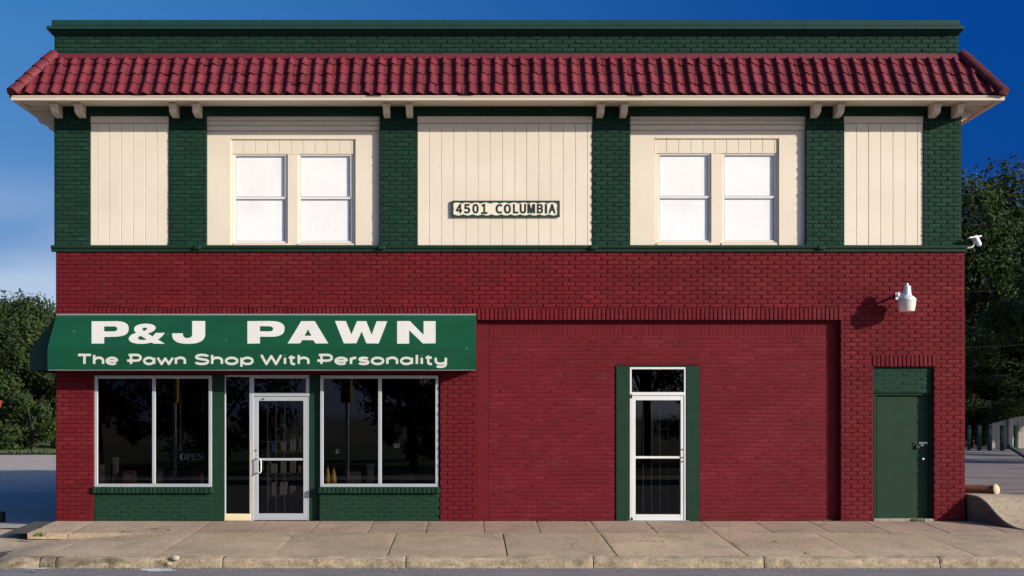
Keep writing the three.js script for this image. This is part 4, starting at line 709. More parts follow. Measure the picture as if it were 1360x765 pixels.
  const A2 = 0.42, z0 = -0.02, z1 = -7, PP = [], U2 = [], I2 = [], pr = [[0, AW.yt - 0.02], [A2, AW.yb], [A2, AW.yl]];
  pr.forEach(([o, y]) => { for (let i = 0; i <= 20; i++) { PP.push(XL - 0.002 - o, y, lerp(z0, z1, i / 20)); U2.push(lerp(z0, z1, i / 20), y); } });
  for (let j = 0; j < 2; j++) for (let i = 0; i < 20; i++) { const a = j * 21 + i, b = a + 1, d = a + 21, e = d + 1; I2.push(a, d, b, b, d, e); }
  const g2 = new THREE.BufferGeometry(); g2.setAttribute('position', new THREE.Float32BufferAttribute(PP, 3)); g2.setAttribute('uv', new THREE.Float32BufferAttribute(U2, 2)); g2.setIndex(I2);
  obj('canopy', toCreasedNormals(g2, 0.5), M.awningPlain, sa);
  const sh = new THREE.Shape([[XL - 0.002, AW.yt - 0.024], [XL - A2 + 0.002, AW.yb], [XL - A2 + 0.002, AW.yl + 0.003], [XL - 0.002, AW.yl + 0.003]].map((q) => new THREE.Vector2(...q)));
  const e1 = new THREE.ExtrudeGeometry(sh, { depth: 0.004, bevelEnabled: false }); e1.translate(0, 0, z0 - 0.004); obj('end_panel', e1, M.awningPlain, sa);
}

// ------------------------------------------------------------------ address sign
{
  const z0 = ZP + 0.004, z1 = 0.012, x0 = fx(600.5, z1), x1 = fx(743.5, z1), y0 = fy(288, z1), y1 = fy(266.4, z1), t = thing('address_sign', 'cream plaque reading 4501 COLUMBIA with a scalloped dark green border', 'sign', [(x0 + x1) / 2, y0, z0]);
  obj('board', cbox(x0, x1, y0, y1, z0, z1 - 0.012, 0.003), std({ c: [0.012, 0.04, 0.026], roughness: 0.5 }), t);
  const W = 1024, H = 152, cv = document.createElement('canvas'); cv.width = W; cv.height = H; const c = cv.getContext('2d'); c.fillStyle = 'rgb(222,214,194)'; c.fillRect(0, 0, W, H);
  c.fillStyle = c.strokeStyle = 'rgb(24,34,24)'; c.font = 'bold 108px monospace'; c.textBaseline = 'alphabetic'; c.lineJoin = 'round'; c.lineWidth = 7;
  const fit = (ch, a, b) => { const m = c.measureText(ch), l = m.actualBoundingBoxLeft, r = m.actualBoundingBoxRight, u = m.actualBoundingBoxAscent, d = m.actualBoundingBoxDescent; c.save(); c.translate(a, 30); c.scale((b - a) / (l + r + 6), 92 / (u + d + 6)); c.fillText(ch, l + 3, u + 3); c.strokeText(ch, l + 3, u + 3); c.restore(); };
  // places of the letters in the photograph: left and right edges out of a plaque 143 px wide
  const place = [['4', 605, 613.8], ['5', 616, 624.4], ['0', 627, 635.6], ['1', 638.6, 647], ['C', 658, 667.4], ['O', 669, 678.8], ['L', 681.2, 688.6], ['U', 690, 699], ['M', 700.4, 711], ['B', 713, 721.6], ['I', 724, 727], ['A', 728.6, 738.4]];
  const q = (px) => (px - 600.5) / 143 * W;
  for (const [ch, a, b] of place) {
    if (ch === '1') { c.lineWidth = 19; c.beginPath(); c.moveTo(q(639.5), 48); c.lineTo(q(643), 36); c.lineTo(q(643), 118); c.moveTo(q(638.8), 117); c.lineTo(q(647.2), 117); c.stroke(); c.lineWidth = 7; }
    else if (ch === 'I') c.fillRect(q(723.7), 30, q(727) - q(723.7), 92);
    else fit(ch, q(a), q(b));
  }
  const tx = new THREE.CanvasTexture(cv); tx.colorSpace = THREE.SRGBColorSpace;
  const fg = new THREE.PlaneGeometry(x1 - x0 - 0.008, y1 - y0 - 0.008); fg.translate((x0 + x1) / 2, (y0 + y1) / 2, z1 - 0.0105); obj('lettered_face', fg, std({ map: tx, roughness: 0.5 }), t);
  // scalloped border
  const sh = new THREE.Shape(); sh.moveTo(x0, y0); sh.lineTo(x1, y0); sh.lineTo(x1, y1); sh.lineTo(x0, y1);
  const h = new THREE.Path(), b = 0.024, n = 11, wv = 0.02; const pts = [];
  for (let i = 0; i <= n * 8; i++) { const u = i / (n * 8), k = Math.abs(Math.sin(u * Math.PI * n)); pts.push([lerp(x0 + b, x1 - b, u), y1 - b - wv * (1 - k) + 0.004]); }
  for (let i = 1; i < 16; i++) { const u = i / 16, k = Math.abs(Math.sin(u * Math.PI * 2)); pts.push([x1 - b - wv * (1 - k) * 0.5 + 0.004, lerp(y1 - b, y0 + b, u)]); }
  for (let i = 0; i <= n * 8; i++) { const u = 1 - i / (n * 8), k = Math.abs(Math.sin(u * Math.PI * n)); pts.push([lerp(x0 + b, x1 - b, u), y0 + b + wv * (1 - k) - 0.002]); }
  for (let i = 1; i < 16; i++) { const u = i / 16, k = Math.abs(Math.sin(u * Math.PI * 2)); pts.push([x0 + b + wv * (1 - k) * 0.5 - 0.004, lerp(y0 + b, y1 - b, u)]); }
  h.setFromPoints(pts.map((p) => new THREE.Vector2(...p))); sh.holes.push(h);
  const eg = new THREE.ExtrudeGeometry(sh, { depth: 0.014, bevelEnabled: false }); eg.translate(0, 0, z1 - 0.0115); obj('border', eg, std({ c: [0.012, 0.038, 0.022], roughness: 0.5 }), t);
}
// ------------------------------------------------------------------ wall lamp
{
  const zc = 0.27, ax = fx(1204.7, zc), Y = (y) => fy(y, zc), r = (p) => p * S * (D - zc) / D;
  const t = thing('wall_lamp', 'white metal yard lamp with a frosted bowl on the red wall above the door', 'lamp', [ax, Y(414), 0]);
  const lathe = (pts, seg = 28) => { const g = new THREE.LatheGeometry(pts.map(([rad, y]) => new THREE.Vector2(rad, y)), seg); g.translate(ax, 0, zc); return g; };
  obj('housing', lathe([[0.001, Y(379.4)], [r(4.2), Y(379.6)], [r(4.7), Y(381)], [r(5), Y(386)], [r(5.6), Y(391.5)], [r(6.4), Y(392.6)], [r(9.6), Y(394.6)], [r(11.4), Y(397)], [r(11.9), Y(399)], [r(11.6), Y(399.6)], [r(9), Y(399.8)], [0.001, Y(399.8)]]), M.lampPaint, t);
  obj('photocell', lathe([[0.001, Y(375.8)], [r(1.5), Y(376.2)], [r(1.9), Y(377.4)], [r(1.9), Y(379.5)], [0.001, Y(379.5)]], 16), M.lampPaint, t);
  obj('bowl', lathe([[r(11.1), Y(399.7)], [r(11.2), Y(403)], [r(10.4), Y(408)], [r(9.4), Y(413)], [r(8.9), Y(413.8)], [0.001, Y(413.9)]]), M.lens, t);
  obj('arm', tube([[ax - r(6), Y(390.5), 0.0], [ax - r(5), Y(390.8), 0.12], [ax - r(2), Y(390.5), zc - 0.03]], 0.019, 10), M.lampPaint, t);
  obj('clamp', [cbox(ax - r(13.4), ax - r(9.8), Y(394.6), Y(388), zc - 0.03, zc + 0.02, 0.008), cbox(ax - r(9.9), ax - r(4), Y(392.4), Y(390), zc - 0.02, zc + 0.01, 0.005)], M.lampPaint, t);
  obj('wall_plate', cbox(ax - r(8), ax - r(4), Y(396), Y(386), -0.004, 0.012, 0.004), M.lampPaint, t);
}
// ------------------------------------------------------------------ security camera on the right corner
{
  const z = 0.02, X = (p) => fx(p, z), Y = (p) => fy(p, z), t = thing('security_camera', 'small white security camera on an arm at the right end of the ledge', 'camera', [X(1283), Y(330), z]);
  obj('arm', tube([[X(1281), Y(329.6), z], [X(1288), Y(329), z + 0.03], [X(1292), Y(326), z + 0.04], [X(1292.6), Y(321), z + 0.04]], 0.015, 8), M.vinyl, t);
  const b = new THREE.CapsuleGeometry(0.04, 0.11, 5, 14); b.rotateZ(0.45); b.translate(X(1296.4), Y(320.4), z + 0.05); obj('body', b, M.vinyl, t);
  const hd = cbox(-0.1, 0.1, -0.012, 0.012, -0.05, 0.05, 0.008); hd.rotateZ(0.15); hd.translate(X(1292.6), Y(315.6), z + 0.05); obj('hood', hd, M.vinyl, t);
  const ln = new THREE.CylinderGeometry(0.026, 0.026, 0.05, 14); ln.rotateX(Math.PI / 2); ln.translate(X(1289.6), Y(319.4), z + 0.07); obj('lens', ln, M.black, t);
}
// ------------------------------------------------------------------ goods seen through the shop windows
{
  const t = thing('open_sign', 'unlit OPEN sign hanging behind the left shop window', 'sign', [fx(255, -0.3), fy(614, -0.3), -0.3]);
  const cv = document.createElement('canvas'); cv.width = 512; cv.height = 220; const c = cv.getContext('2d'); c.fillStyle = 'rgb(22,21,22)'; c.fillRect(0, 0, 512, 220); c.fillStyle = 'rgb(226,228,232)'; c.font = '150px serif'; c.textAlign = 'center'; c.save(); c.translate(256, 165); c.scale(1.06, 1); c.fillText('OPEN', 0, 0); c.restore();
  const tx = new THREE.CanvasTexture(cv); tx.colorSpace = THREE.SRGBColorSpace;
  const g = new THREE.PlaneGeometry(38 * S, 17 * S); g.translate(fx(255, -0.3), fy(606.5, -0.3), -0.288); obj('lettered_face', g, std({ map: tx, roughness: 0.4 }), t);
  obj('board', cbox(fx(235, -0.3), fx(275, -0.3), fy(616, -0.3), fy(597, -0.3), -0.31, -0.29, 0.004), M.black, t);
  for (const px of [240, 270]) obj('chain', tube([[fx(px, -0.3), fy(597, -0.3), -0.3], [fx(px, -0.3), fy(497, -0.3), -0.3]], 0.003, 5), M.steel, t);
  const vase = (px, label, h) => { const x = fx(px, -0.35), b = thing('yellow_bottle', label, 'bottle', [x, 0.58, -0.35], 'yellow bottles in the right shop window'); const l = new THREE.LatheGeometry([[0.001, 0.58], [0.045, 0.58], [0.05, 0.61], [0.045, 0.7], [0.02, 0.58 + h - 0.03], [0.018, 0.58 + h]].map((p) => new THREE.Vector2(...p)), 16); l.translate(x, 0, -0.35); obj('bottle_body', l, M.yellow, b); const cap = new THREE.CylinderGeometry(0.021, 0.021, 0.03, 12); cap.translate(x, 0.58 + h + 0.012, -0.35); obj('cap', cap, M.black, b); };
  vase(435, 'taller yellow bottle at the left end behind the right shop window', 0.26); vase(443, 'shorter yellow bottle next to the taller one behind the right shop window', 0.24);
  for (const [x0, x1, lab] of [[XL + 0.3, fx(282), 'dark display shelf behind the left shop window'], [fx(424), fx(584), 'dark display shelf behind the right shop window']]) {
    const d = thing('display_shelf', lab, 'shelf', [(x0 + x1) / 2, 0, -0.6]); obj('top_board', cbox(x0, x1, 0.54, 0.58, -0.85, -0.28, 0.004), M.room, d); for (const x of [x0 + 0.03, x1 - 0.03]) obj('leg', cbox(x - 0.025, x + 0.025, 0.001, 0.539, -0.8, -0.3, 0.004), M.room, d);
  }
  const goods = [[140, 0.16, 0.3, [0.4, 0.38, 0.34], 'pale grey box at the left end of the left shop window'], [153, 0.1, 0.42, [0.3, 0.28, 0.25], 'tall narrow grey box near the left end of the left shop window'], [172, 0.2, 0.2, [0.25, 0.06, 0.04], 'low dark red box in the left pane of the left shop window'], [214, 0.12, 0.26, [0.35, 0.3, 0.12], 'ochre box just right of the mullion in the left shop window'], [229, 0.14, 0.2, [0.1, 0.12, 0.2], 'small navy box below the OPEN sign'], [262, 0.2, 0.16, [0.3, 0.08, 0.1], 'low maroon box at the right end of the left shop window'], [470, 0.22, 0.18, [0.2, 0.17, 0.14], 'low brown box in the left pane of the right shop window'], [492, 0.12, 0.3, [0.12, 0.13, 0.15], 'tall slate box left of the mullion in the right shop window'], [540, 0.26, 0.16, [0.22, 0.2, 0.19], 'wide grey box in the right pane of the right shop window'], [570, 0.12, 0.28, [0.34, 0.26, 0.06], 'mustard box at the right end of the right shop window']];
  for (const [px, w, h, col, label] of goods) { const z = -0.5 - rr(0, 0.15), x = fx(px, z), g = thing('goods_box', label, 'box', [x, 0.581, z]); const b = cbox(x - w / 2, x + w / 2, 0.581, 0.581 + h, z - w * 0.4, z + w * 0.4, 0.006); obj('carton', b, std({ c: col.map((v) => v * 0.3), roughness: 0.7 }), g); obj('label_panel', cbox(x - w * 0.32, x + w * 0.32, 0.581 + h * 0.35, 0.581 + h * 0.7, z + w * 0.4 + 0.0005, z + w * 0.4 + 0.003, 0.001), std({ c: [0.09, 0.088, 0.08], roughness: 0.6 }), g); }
  { const x0 = fx(340), x1 = fx(408), d = thing('display_rack', 'tall rack of small coloured goods standing behind the shop door', 'rack', [(x0 + x1) / 2, 0, -1.3]); for (const x of [x0, x1]) obj('upright', cbox(x - 0.02, x + 0.02, 0.001, 2.0, -1.5, -1.2, 0.004), M.room, d); for (let k = 0; k < 5; k++) { obj('shelf', cbox(x0 + 0.021, x1 - 0.021, 0.3 + k * 0.38, 0.33 + k * 0.38, -1.5, -1.2, 0.003), M.room, d); for (let q = 0; q < 5; q++) { const w = rr(0.07, 0.12), h = rr(0.1, 0.28), x = lerp(x0 + 0.09, x1 - 0.09, q / 4), c = [[0.1, 0.2, 0.5], [0.5, 0.4, 0.3], [0.45, 0.12, 0.08], [0.5, 0.48, 0.42], [0.45, 0.33, 0.06]][Math.floor(rnd() * 5)]; obj('packet', cbox(x - w / 2, x + w / 2, 0.331 + k * 0.38, 0.331 + k * 0.38 + h, -1.4, -1.25, 0.005), std({ c: c.map((v) => v * 0.45), roughness: 0.6 }), d); } } }
  const cards = [[448.5, 599.5, 5], [527, 592, 8]];
  cards.forEach(([px, py, w], i) => { const k = thing('price_card', i ? 'small white card near the middle of the right shop window' : 'tiny pale card low in the left pane of the right shop window', 'card', [fx(px, -0.4), fy(py + 3, -0.4), -0.4]); obj('card_face', cbox(fx(px - w / 2, -0.4), fx(px + w / 2, -0.4), fy(py + 3, -0.4), fy(py - 3, -0.4), -0.404, -0.4, 0.001), std({ c: i ? [0.75, 0.75, 0.75] : [0.4, 0.4, 0.42], roughness: 0.6 }), k); obj('stand', tube([[fx(px, -0.41), fy(py + 3, -0.41), -0.41], [fx(px, -0.41), 0.58, -0.41]], 0.004, 5), M.black, k); });
}

// ------------------------------------------------------------------ trees
function tree(seed, o) {
  const R = mulberry(seed), q = (a, b) => a + (b - a) * R(), bag = { p: [], n: [], c: [] };
  const trunk = [], lean = [q(-0.3, 0.3), q(-0.3, 0.3)], th = o.trunkH;
  const fork = [lean[0] * th * 0.3, th, lean[1] * th * 0.3];
  trunk.push(tube([[0, -0.1, 0], [lean[0] * th * 0.1, th * 0.5, lean[1] * th * 0.1], fork], o.tr, 9, 1, o.tr * 0.72));
  const clumps = [];
  const nC = o.clumps;
  for (let i = 0; i < nC; i++) {
    const a = q(0, 6.283), v = Math.pow(R(), 0.8), y = lerp(o.base, o.h, v), t = (y - o.base) / (o.h - o.base);
    const rad = o.r * Math.pow(Math.sin(Math.PI * Math.min(0.97, 0.14 + 0.8 * t)), 0.7) * Math.sqrt(q(0.1, 1)) * q(0.75, 1.12);
    clumps.push([Math.cos(a) * rad, y - o.cr * 0.5, Math.sin(a) * rad, o.cr * q(0.65, 1.25), q(0.72, 1.2)]);
  }
  for (let i = 0; i < 9; i++) { const c = clumps[Math.floor(R() * nC)], s = q(0.6, 1); trunk.push(tube([[fork[0] * s, th * s, fork[2] * s], [lerp(fork[0], c[0], 0.5) + q(-0.3, 0.3), lerp(th, c[1], 0.6), lerp(fork[2], c[2], 0.5) + q(-0.3, 0.3)], [c[0], c[1], c[2]]], o.tr * 0.4, 6, 1, o.tr * 0.1)); }
  const per = Math.floor(o.leaves / nC), X = new THREE.Vector3(), Yv = new THREE.Vector3(), N = new THREE.Vector3();
  for (const [cx, cy, cz, cr, cb] of clumps) for (let i = 0; i < per; i++) {
    const a = q(0, 6.283), u = q(-1, 1), s = Math.sqrt(1 - u * u), rad = cr * Math.pow(R(), 0.42) * q(0.7, 1.15);
    const x = cx + rad * s * Math.cos(a), y = cy + rad * u * 0.72, z = cz + rad * s * Math.sin(a);
    N.set(s * Math.cos(a) + q(-0.9, 0.9), u + 0.5 + q(-0.9, 0.9), s * Math.sin(a) + q(-0.9, 0.9)).normalize(); X.set(q(-1, 1), q(-1, 1), q(-1, 1)).cross(N).normalize(); Yv.crossVectors(N, X);
    const l = o.leaf * q(0.6, 1.35), wd = l * q(0.34, 0.55), fold = wd * 0.35;
    const A = [x - X.x * l, y - X.y * l, z - X.z * l], B = [x + Yv.x * wd - N.x * fold, y + Yv.y * wd - N.y * fold, z + Yv.z * wd - N.z * fold], C = [x + X.x * l, y + X.y * l, z + X.z * l], E = [x - Yv.x * wd - N.x * fold, y - Yv.y * wd - N.y * fold, z - Yv.z * wd - N.z * fold];
    const k = cb * q(0.7, 1.3), yl = q(0, 1) < 0.16 ? 1.5 : 1, col = [o.col[0] * k * yl, o.col[1] * k * (yl > 1 ? 1.2 : 1), o.col[2] * k];
    for (const [P1, P2, P3] of [[A, B, C], [A, C, E]]) { bag.p.push(...P1, ...P2, ...P3); for (let j = 0; j < 3; j++) bag.c.push(...col); }
  }
  const g = new THREE.BufferGeometry(); g.setAttribute('position', new THREE.Float32BufferAttribute(bag.p, 3)); g.setAttribute('color', new THREE.Float32BufferAttribute(bag.c, 3)); g.setAttribute('uv', new THREE.Float32BufferAttribute(new Float32Array(bag.p.length / 3 * 2), 2)); g.computeVertexNormals();
  return { trunk, crown: g };
}
const protos = [
  tree(11, { h: 6.8, base: 0.9, r: 2.9, cr: 0.95, trunkH: 1.9, tr: 0.16, clumps: 60, leaves: 20000, leaf: 0.115, col: [0.025, 0.05, 0.008] }),
  tree(23, { h: 6.2, base: 0.7, r: 2.5, cr: 0.85, trunkH: 1.6, tr: 0.13, clumps: 52, leaves: 17000, leaf: 0.105, col: [0.03, 0.055, 0.009] }),
  tree(37, { h: 9.8, base: 2.0, r: 4.3, cr: 1.08, trunkH: 3.2, tr: 0.26, clumps: 58, leaves: 27000, leaf: 0.105, col: [0.03, 0.054, 0.0095] }),
].map((p, i) => { const g = new THREE.Group(); const t = p.trunk.map((x) => norm(x)); const a = new THREE.Mesh(mergeGeometries(t), M.bark); a.name = 'trunk'; const b = new THREE.Mesh(p.crown, M.leaf); b.name = 'crown'; for (const m of [a, b]) m.castShadow = m.receiveShadow = true; g.add(a, b); return g; });
function plant(i, name, x, y, z, s, turn, label, group) { const o = protos[i].clone(); o.name = nameOf(name); o.children.forEach((c) => { c.name = nameOf(c.name); }); o.position.set(x, y, z); o.rotation.y = turn; o.scale.set(s[0], s[1], s[2] ?? s[0]); o.userData = { label, category: name === 'leafy_shrub' ? 'shrub' : 'tree', ...(group ? { group } : {}) }; scene.add(o); return o; }
const onLot = (px, z) => fx(px, z);
plant(0, 'leafy_tree', onLot(18, -42), leftY, -42, [1.1, 1.17], 0.4, 'bushy green tree at the left edge behind the parking lot', 'trees behind the left lot');
plant(1, 'leafy_tree', onLot(44, -41), leftY, -41, [1.05, 1.14], 2.1, 'narrower green tree with a visible trunk left of the building', 'trees behind the left lot');
plant(0, 'leafy_tree', onLot(76, -43), leftY, -43, [1.05, 1.08], 3.9, 'green tree half hidden by the left wall of the building', 'trees behind the left lot');
plant(1, 'leafy_tree', onLot(-14, -44), leftY, -44, [1.1, 1.14], 5.0, 'green tree cut by the left edge behind the lot', 'trees behind the left lot');
plant(0, 'leafy_tree', onLot(40, -49), leftY + 0.2, -49, [1.15, 1.0], 1.2, 'darker tree filling the gap behind the left row', 'trees behind the left lot');
plant(1, 'leafy_tree', onLot(90, -49), leftY + 0.2, -49, [1.2, 1.05], 0.1, 'dark rear tree behind the left corner of the building', 'trees behind the left lot');
// right: tall dark trees
plant(2, 'tall_tree', onLot(1284, -33), lotH, -33, [1.15, 1.22], 0.3, 'tall dark tree rising beside the right wall', 'tall trees behind the right lot');
plant(2, 'tall_tree', onLot(1362, -34), lotH, -34, [1.15, 1.07], 2.4, 'tall dark tree at the right edge behind the fence', 'tall trees behind the right lot');
plant(2, 'tall_tree', onLot(1316, -39), lotH, -39, [1.2, 1.08], 4.1, 'tall dark tree in the gap between the two nearer ones', 'tall trees behind the right lot');
plant(0, 'leafy_tree', onLot(1300, -44), lotH, -44, [1.6, 1.2], 1.0, 'lower dark tree filling the back of the right lot', 'tall trees behind the right lot');
plant(1, 'leafy_tree', onLot(1350, -36), lotH, -36, [1.5, 0.95], 2.0, 'low dense tree behind the wooden fence', 'tall trees behind the right lot');
plant(1, 'leafy_shrub', onLot(1292, -31), lotH, -31, [0.9, 0.5], 0.7, 'low green shrub behind the posts next to the right wall', 'shrubs behind the right lot');
plant(0, 'leafy_shrub', onLot(1326, -33), lotH, -33, [1.0, 0.55], 3.1, 'low dark shrub rising behind the wooden fence', 'shrubs behind the right lot');
plant(1, 'leafy_tree', onLot(1300, -37), lotH, -37, [1.3, 0.95], 5.1, 'dense mid-height tree between the right wall and the fence', 'tall trees behind the right lot');
for (const [x, z, s, tu, w] of [[17, -14, 0.8, 1.3, 'nearest of the tall trees'], [22, -11, 0.85, 2.7, 'front tree of the tall trees'], [20, -21, 0.8, 0.9, 'middle one of the tall trees'], [26, -26, 0.8, 4.4, 'rearmost of the tall trees']]) plant(2, 'tall_tree', x, lotH, z, [s, s], tu, w + ' beside the right lot that shade its far end', 'trees beyond the right lot');
// across the street, mirrored in the shop windows
for (const [n, [i, x, z, s, tu]] of [[0, -9.5, 25, 1.0, 0.2], [1, -14.5, 27, 1.2, 1.7], [0, -19, 25, 1.1, 2.9], [2, 6.5, 30, 0.85, 3.3], [1, -3.2, 33, 1.0, 4.8], [2, 15, 32, 0.9, 0.7], [0, -26, 30, 1.2, 5.5]].entries()) plant(i, 'street_tree', x, -0.17, z, [s, s], tu, ['first', 'second', 'third', 'fourth', 'fifth', 'sixth', 'seventh'][n] + ' tree planted across the street and mirrored in the shop glass', 'trees across the street');

// grass at the foot of the left trees
{
  const p = [], c = []; const R = mulberry(77);
  for (let i = 0; i < 9000; i++) { const x = -30 + R() * 24, z = -38.5 - R() * R() * 5, h = 0.08 + 0.14 * R(), w = 0.02 + 0.015 * R(), a = R() * 6.28, y = leftY + 0.05, k = 0.7 + 0.6 * R(); p.push(x - w * Math.cos(a), y, z - w * Math.sin(a), x + w * Math.cos(a), y, z + w * Math.sin(a), x + (R() - 0.5) * 0.1, y + h, z + (R() - 0.5) * 0.1); for (let j = 0; j < 3; j++) c.push(0.05 * k, 0.085 * k, 0.02 * k); }
  const g = new THREE.BufferGeometry(); g.setAttribute('position', new THREE.Float32BufferAttribute(p, 3)); g.setAttribute('color', new THREE.Float32BufferAttribute(c, 3)); g.setAttribute('uv', new THREE.Float32BufferAttribute(new Float32Array(p.length / 3 * 2), 2)); g.computeVertexNormals();
  obj('grass', g, M.blade, scene, { kind: 'stuff', label: 'short green grass along the back of the left lot', category: 'grass' });
}
// house roof behind the left trees
{
  const z = -58, x = fx(-30, z), t = thing('house', 'house with a dark red roof behind the left trees', 'house', [x, leftY, z]);
  obj('wall', cbox(x - 6, x + 5.6, leftY, 6.2, z - 8, z, 0.02), M.cream, t);
  const sh = new THREE.Shape([[-6.6, 6.2], [6.2, 6.2], [0, 8.6]].map((p) => new THREE.Vector2(...p))); const g = new THREE.ExtrudeGeometry(sh, { depth: 9, bevelEnabled: false }); g.translate(x, 0, z - 8.5); obj('roof', g, std({ c: [0.14, 0.03, 0.03], map: roadMap, roughness: 0.9 }), t);
}
// red sign at the left edge
{
  const z = -34, x = fx(-5, z), t = thing('red_sign', 'small orange red sign on a post at the far left edge', 'sign', [x, leftY, z]);
  obj('post', cbox(x - 0.05, x + 0.05, leftY, fy(529, z), z - 0.05, z + 0.05, 0.01), M.darkSteel, t);
  const g = cbox(-0.24, 0.24, -0.15, 0.15, -0.015, 0.015, 0.006); g.rotateZ(-0.25); g.translate(x + 0.02, fy(535, z), z + 0.07); obj('sign_panel', g, M.orange, t);
}
// black parking block at the left edge
{
  const z = -0.9, x = fx(-18, z), t = thing('parking_block', 'low black rubber parking block at the left edge of the lot', 'parking block', [x, leftY, z]);
  obj('block_body', sweepX([[z - 0.09, leftY], [z + 0.09, leftY], [z + 0.06, leftY + 0.17], [z - 0.06, leftY + 0.17]], x - 0.6, fx(5, z)), M.black, t);
}

// ------------------------------------------------------------------ right lot: posts, fence, gate arm, log, wires
{
  const z = -27;
  const post0 = [[1287, 0.1, 'dark green steel post against the right wall'], [1300.5, 0.13, 'second dark green steel post right of the wall'], [1314.5, 0.14, 'dark green steel post at the near end of the wooden fence'], [1331, 0.13, 'dark green steel post left of the gate arm'], [1349, 0.12, 'dark green steel post behind the gate arm']];
  for (const [px, w, label] of post0) { const x = fx(px, z), t = thing('steel_post', label, 'post', [x, lotH, z], 'green posts along the right lot'); obj('shaft', cbox(x - w / 2, x + w / 2, lotH, fy(565.5, z), z - w / 2, z + w / 2, 0.015), M.darkSteel, t); obj('cap', cbox(x - w / 2 - 0.01, x + w / 2 + 0.01, fy(565.5, z), fy(564.6, z), z - w / 2 - 0.01, z + w / 2 + 0.01, 0.008), M.darkSteel, t); }
  const f = thing('wooden_fence', 'weathered pale board fence behind the green posts', 'fence', [fx(1340, -29), lotH, -29]);
  const zf = -29, xs = []; for (let px = 1313.5, i = 0; px < 1470; px += 4.9, i++) { const top = lerp(563, 553, Math.min(1, (px - 1313) / 40)) + rr(-0.6, 0.6); obj('board', cbox(fx(px, zf), fx(px + 4.6, zf), lotH + 0.02, fy(top, zf), zf - 0.02, zf + rr(0, 0.012), 0.005), M.wood, f); }
  for (const py of [572, 590]) obj('rail', cbox(fx(1313, zf), fx(1470, zf), fy(py + 2, zf), fy(py - 2, zf), zf - 0.1, zf - 0.021, 0.005), M.wood, f);
  obj('post', cbox(fx(1338, zf), fx(1343, zf), lotH, fy(556, zf), zf + 0.02, zf + 0.14, 0.01), M.wood, f);
  const zg = -10, g = thing('gate_arm', 'dark green barrier bar slanting into the right edge', 'barrier', [fx(1380, zg), lotH, zg]);
  obj('bar', tube([[fx(1339.5, zg), fy(592, zg), zg], [fx(1362, zg), fy(606.5, zg), zg], [fx(1384, zg), fy(620, zg), zg]], 0.05, 10), M.darkSteel, g);
  obj('post', cbox(fx(1380, zg), fx(1388, zg), lotH, fy(610, zg), zg - 0.06, zg + 0.06, 0.01), M.darkSteel, g);
  // log
  const lg = thing('cut_log', 'short brown log with a pale sawn end by the right wall', 'log', [RX + 0.25, lotH, -0.22]);
  const a = new THREE.Vector3(7.27, lotH + 0.068, -0.3), b = new THREE.Vector3(fx(1320, -0.1), lotH + 0.066, -0.1);
  const lt = new THREE.CylinderGeometry(0.07, 0.072, a.distanceTo(b), 18, 6, true); { const p = lt.attributes.position; for (let i = 0; i < p.count; i++) { const k = 1 + 0.1 * (fbm(p.getX(i) * 30, p.getY(i) * 9 + p.getZ(i) * 30, 0, 401, 2) - 0.5); p.setX(i, p.getX(i) * k); p.setZ(i, p.getZ(i) * k); } }
  const dir = b.clone().sub(a).normalize(), qt = new THREE.Quaternion().setFromUnitVectors(new THREE.Vector3(0, 1, 0), dir), mid = a.clone().add(b).multiplyScalar(0.5); lt.applyQuaternion(qt); lt.translate(mid.x, mid.y, mid.z); lt.computeVertexNormals(); obj('bark', lt, M.logBark, lg);
  const ed = new THREE.SphereGeometry(0.1, 18, 10, 0, 6.2832, 0, 1.35); ed.scale(0.95, 0.55, 0.95); ed.applyQuaternion(new THREE.Quaternion().setFromUnitVectors(new THREE.Vector3(0, 1, 0), new THREE.Vector3(0.62, 0.12, 0.78).normalize())); ed.translate(b.x + 0.02, b.y + 0.004, b.z + 0.01); obj('sawn_end', ed, M.logEnd, lg);
  const ed2 = new THREE.CircleGeometry(0.07, 16); ed2.rotateY(-Math.PI / 2); ed2.translate(a.x, a.y, a.z); obj('sawn_end', ed2, M.logEnd, lg);
  // utility wires
  [[302, 297, 'upper thin wire crossing the dark trees at right'], [389, 385, 'middle thin wire crossing the dark trees at right'], [464, 457, 'lowest thin wire crossing the dark trees at right']].forEach(([y0, y1, label], i) => { const zw = -8 - i * 0.4, s = (y1 - y0) / 80, P = [1260, 1330, 1500, 1900, 2600].map((px, k) => [fx(px, zw), fy(y0 + s * (px - 1280) + (k > 2 ? (px - 1500) * -0.05 : 0), zw), zw]); P[0][0] = XR - 0.02; const t = thing('utility_wire', label, 'wire', P[0], 'wires at right'); obj('wire', tube(P, 0.01, 5, 3), M.wire, t); });
}
{
  const z = 90, t = thing('billboard', 'dark billboard on two posts far across the street mirrored in the right shop window', 'billboard', [-6.8, -0.15, z]); obj('panel', cbox(-8.8, -4.8, 3.6, 6.2, z, z + 0.3, 0.03), M.black, t); for (const x of [-8, -5.6]) obj('post', cbox(x - 0.12, x + 0.12, -0.15, 3.6, z + 0.05, z + 0.25, 0.02), M.black, t);
  for (const [y, label] of [[8.3, 'upper wire strung on the pole across the street'], [7.4, 'lower wire strung on the pole across the street']]) { const w = thing('utility_wire', label, 'wire', [-2.6, y, 24], 'wires across the street'); obj('wire', tube([[-40, y + 0.6, 24], [-20, y - 0.4, 24], [-2.6, y, 23.9], [16, y - 0.5, 24], [40, y + 0.6, 24]], 0.015, 5, 3), M.wire, w); }
}
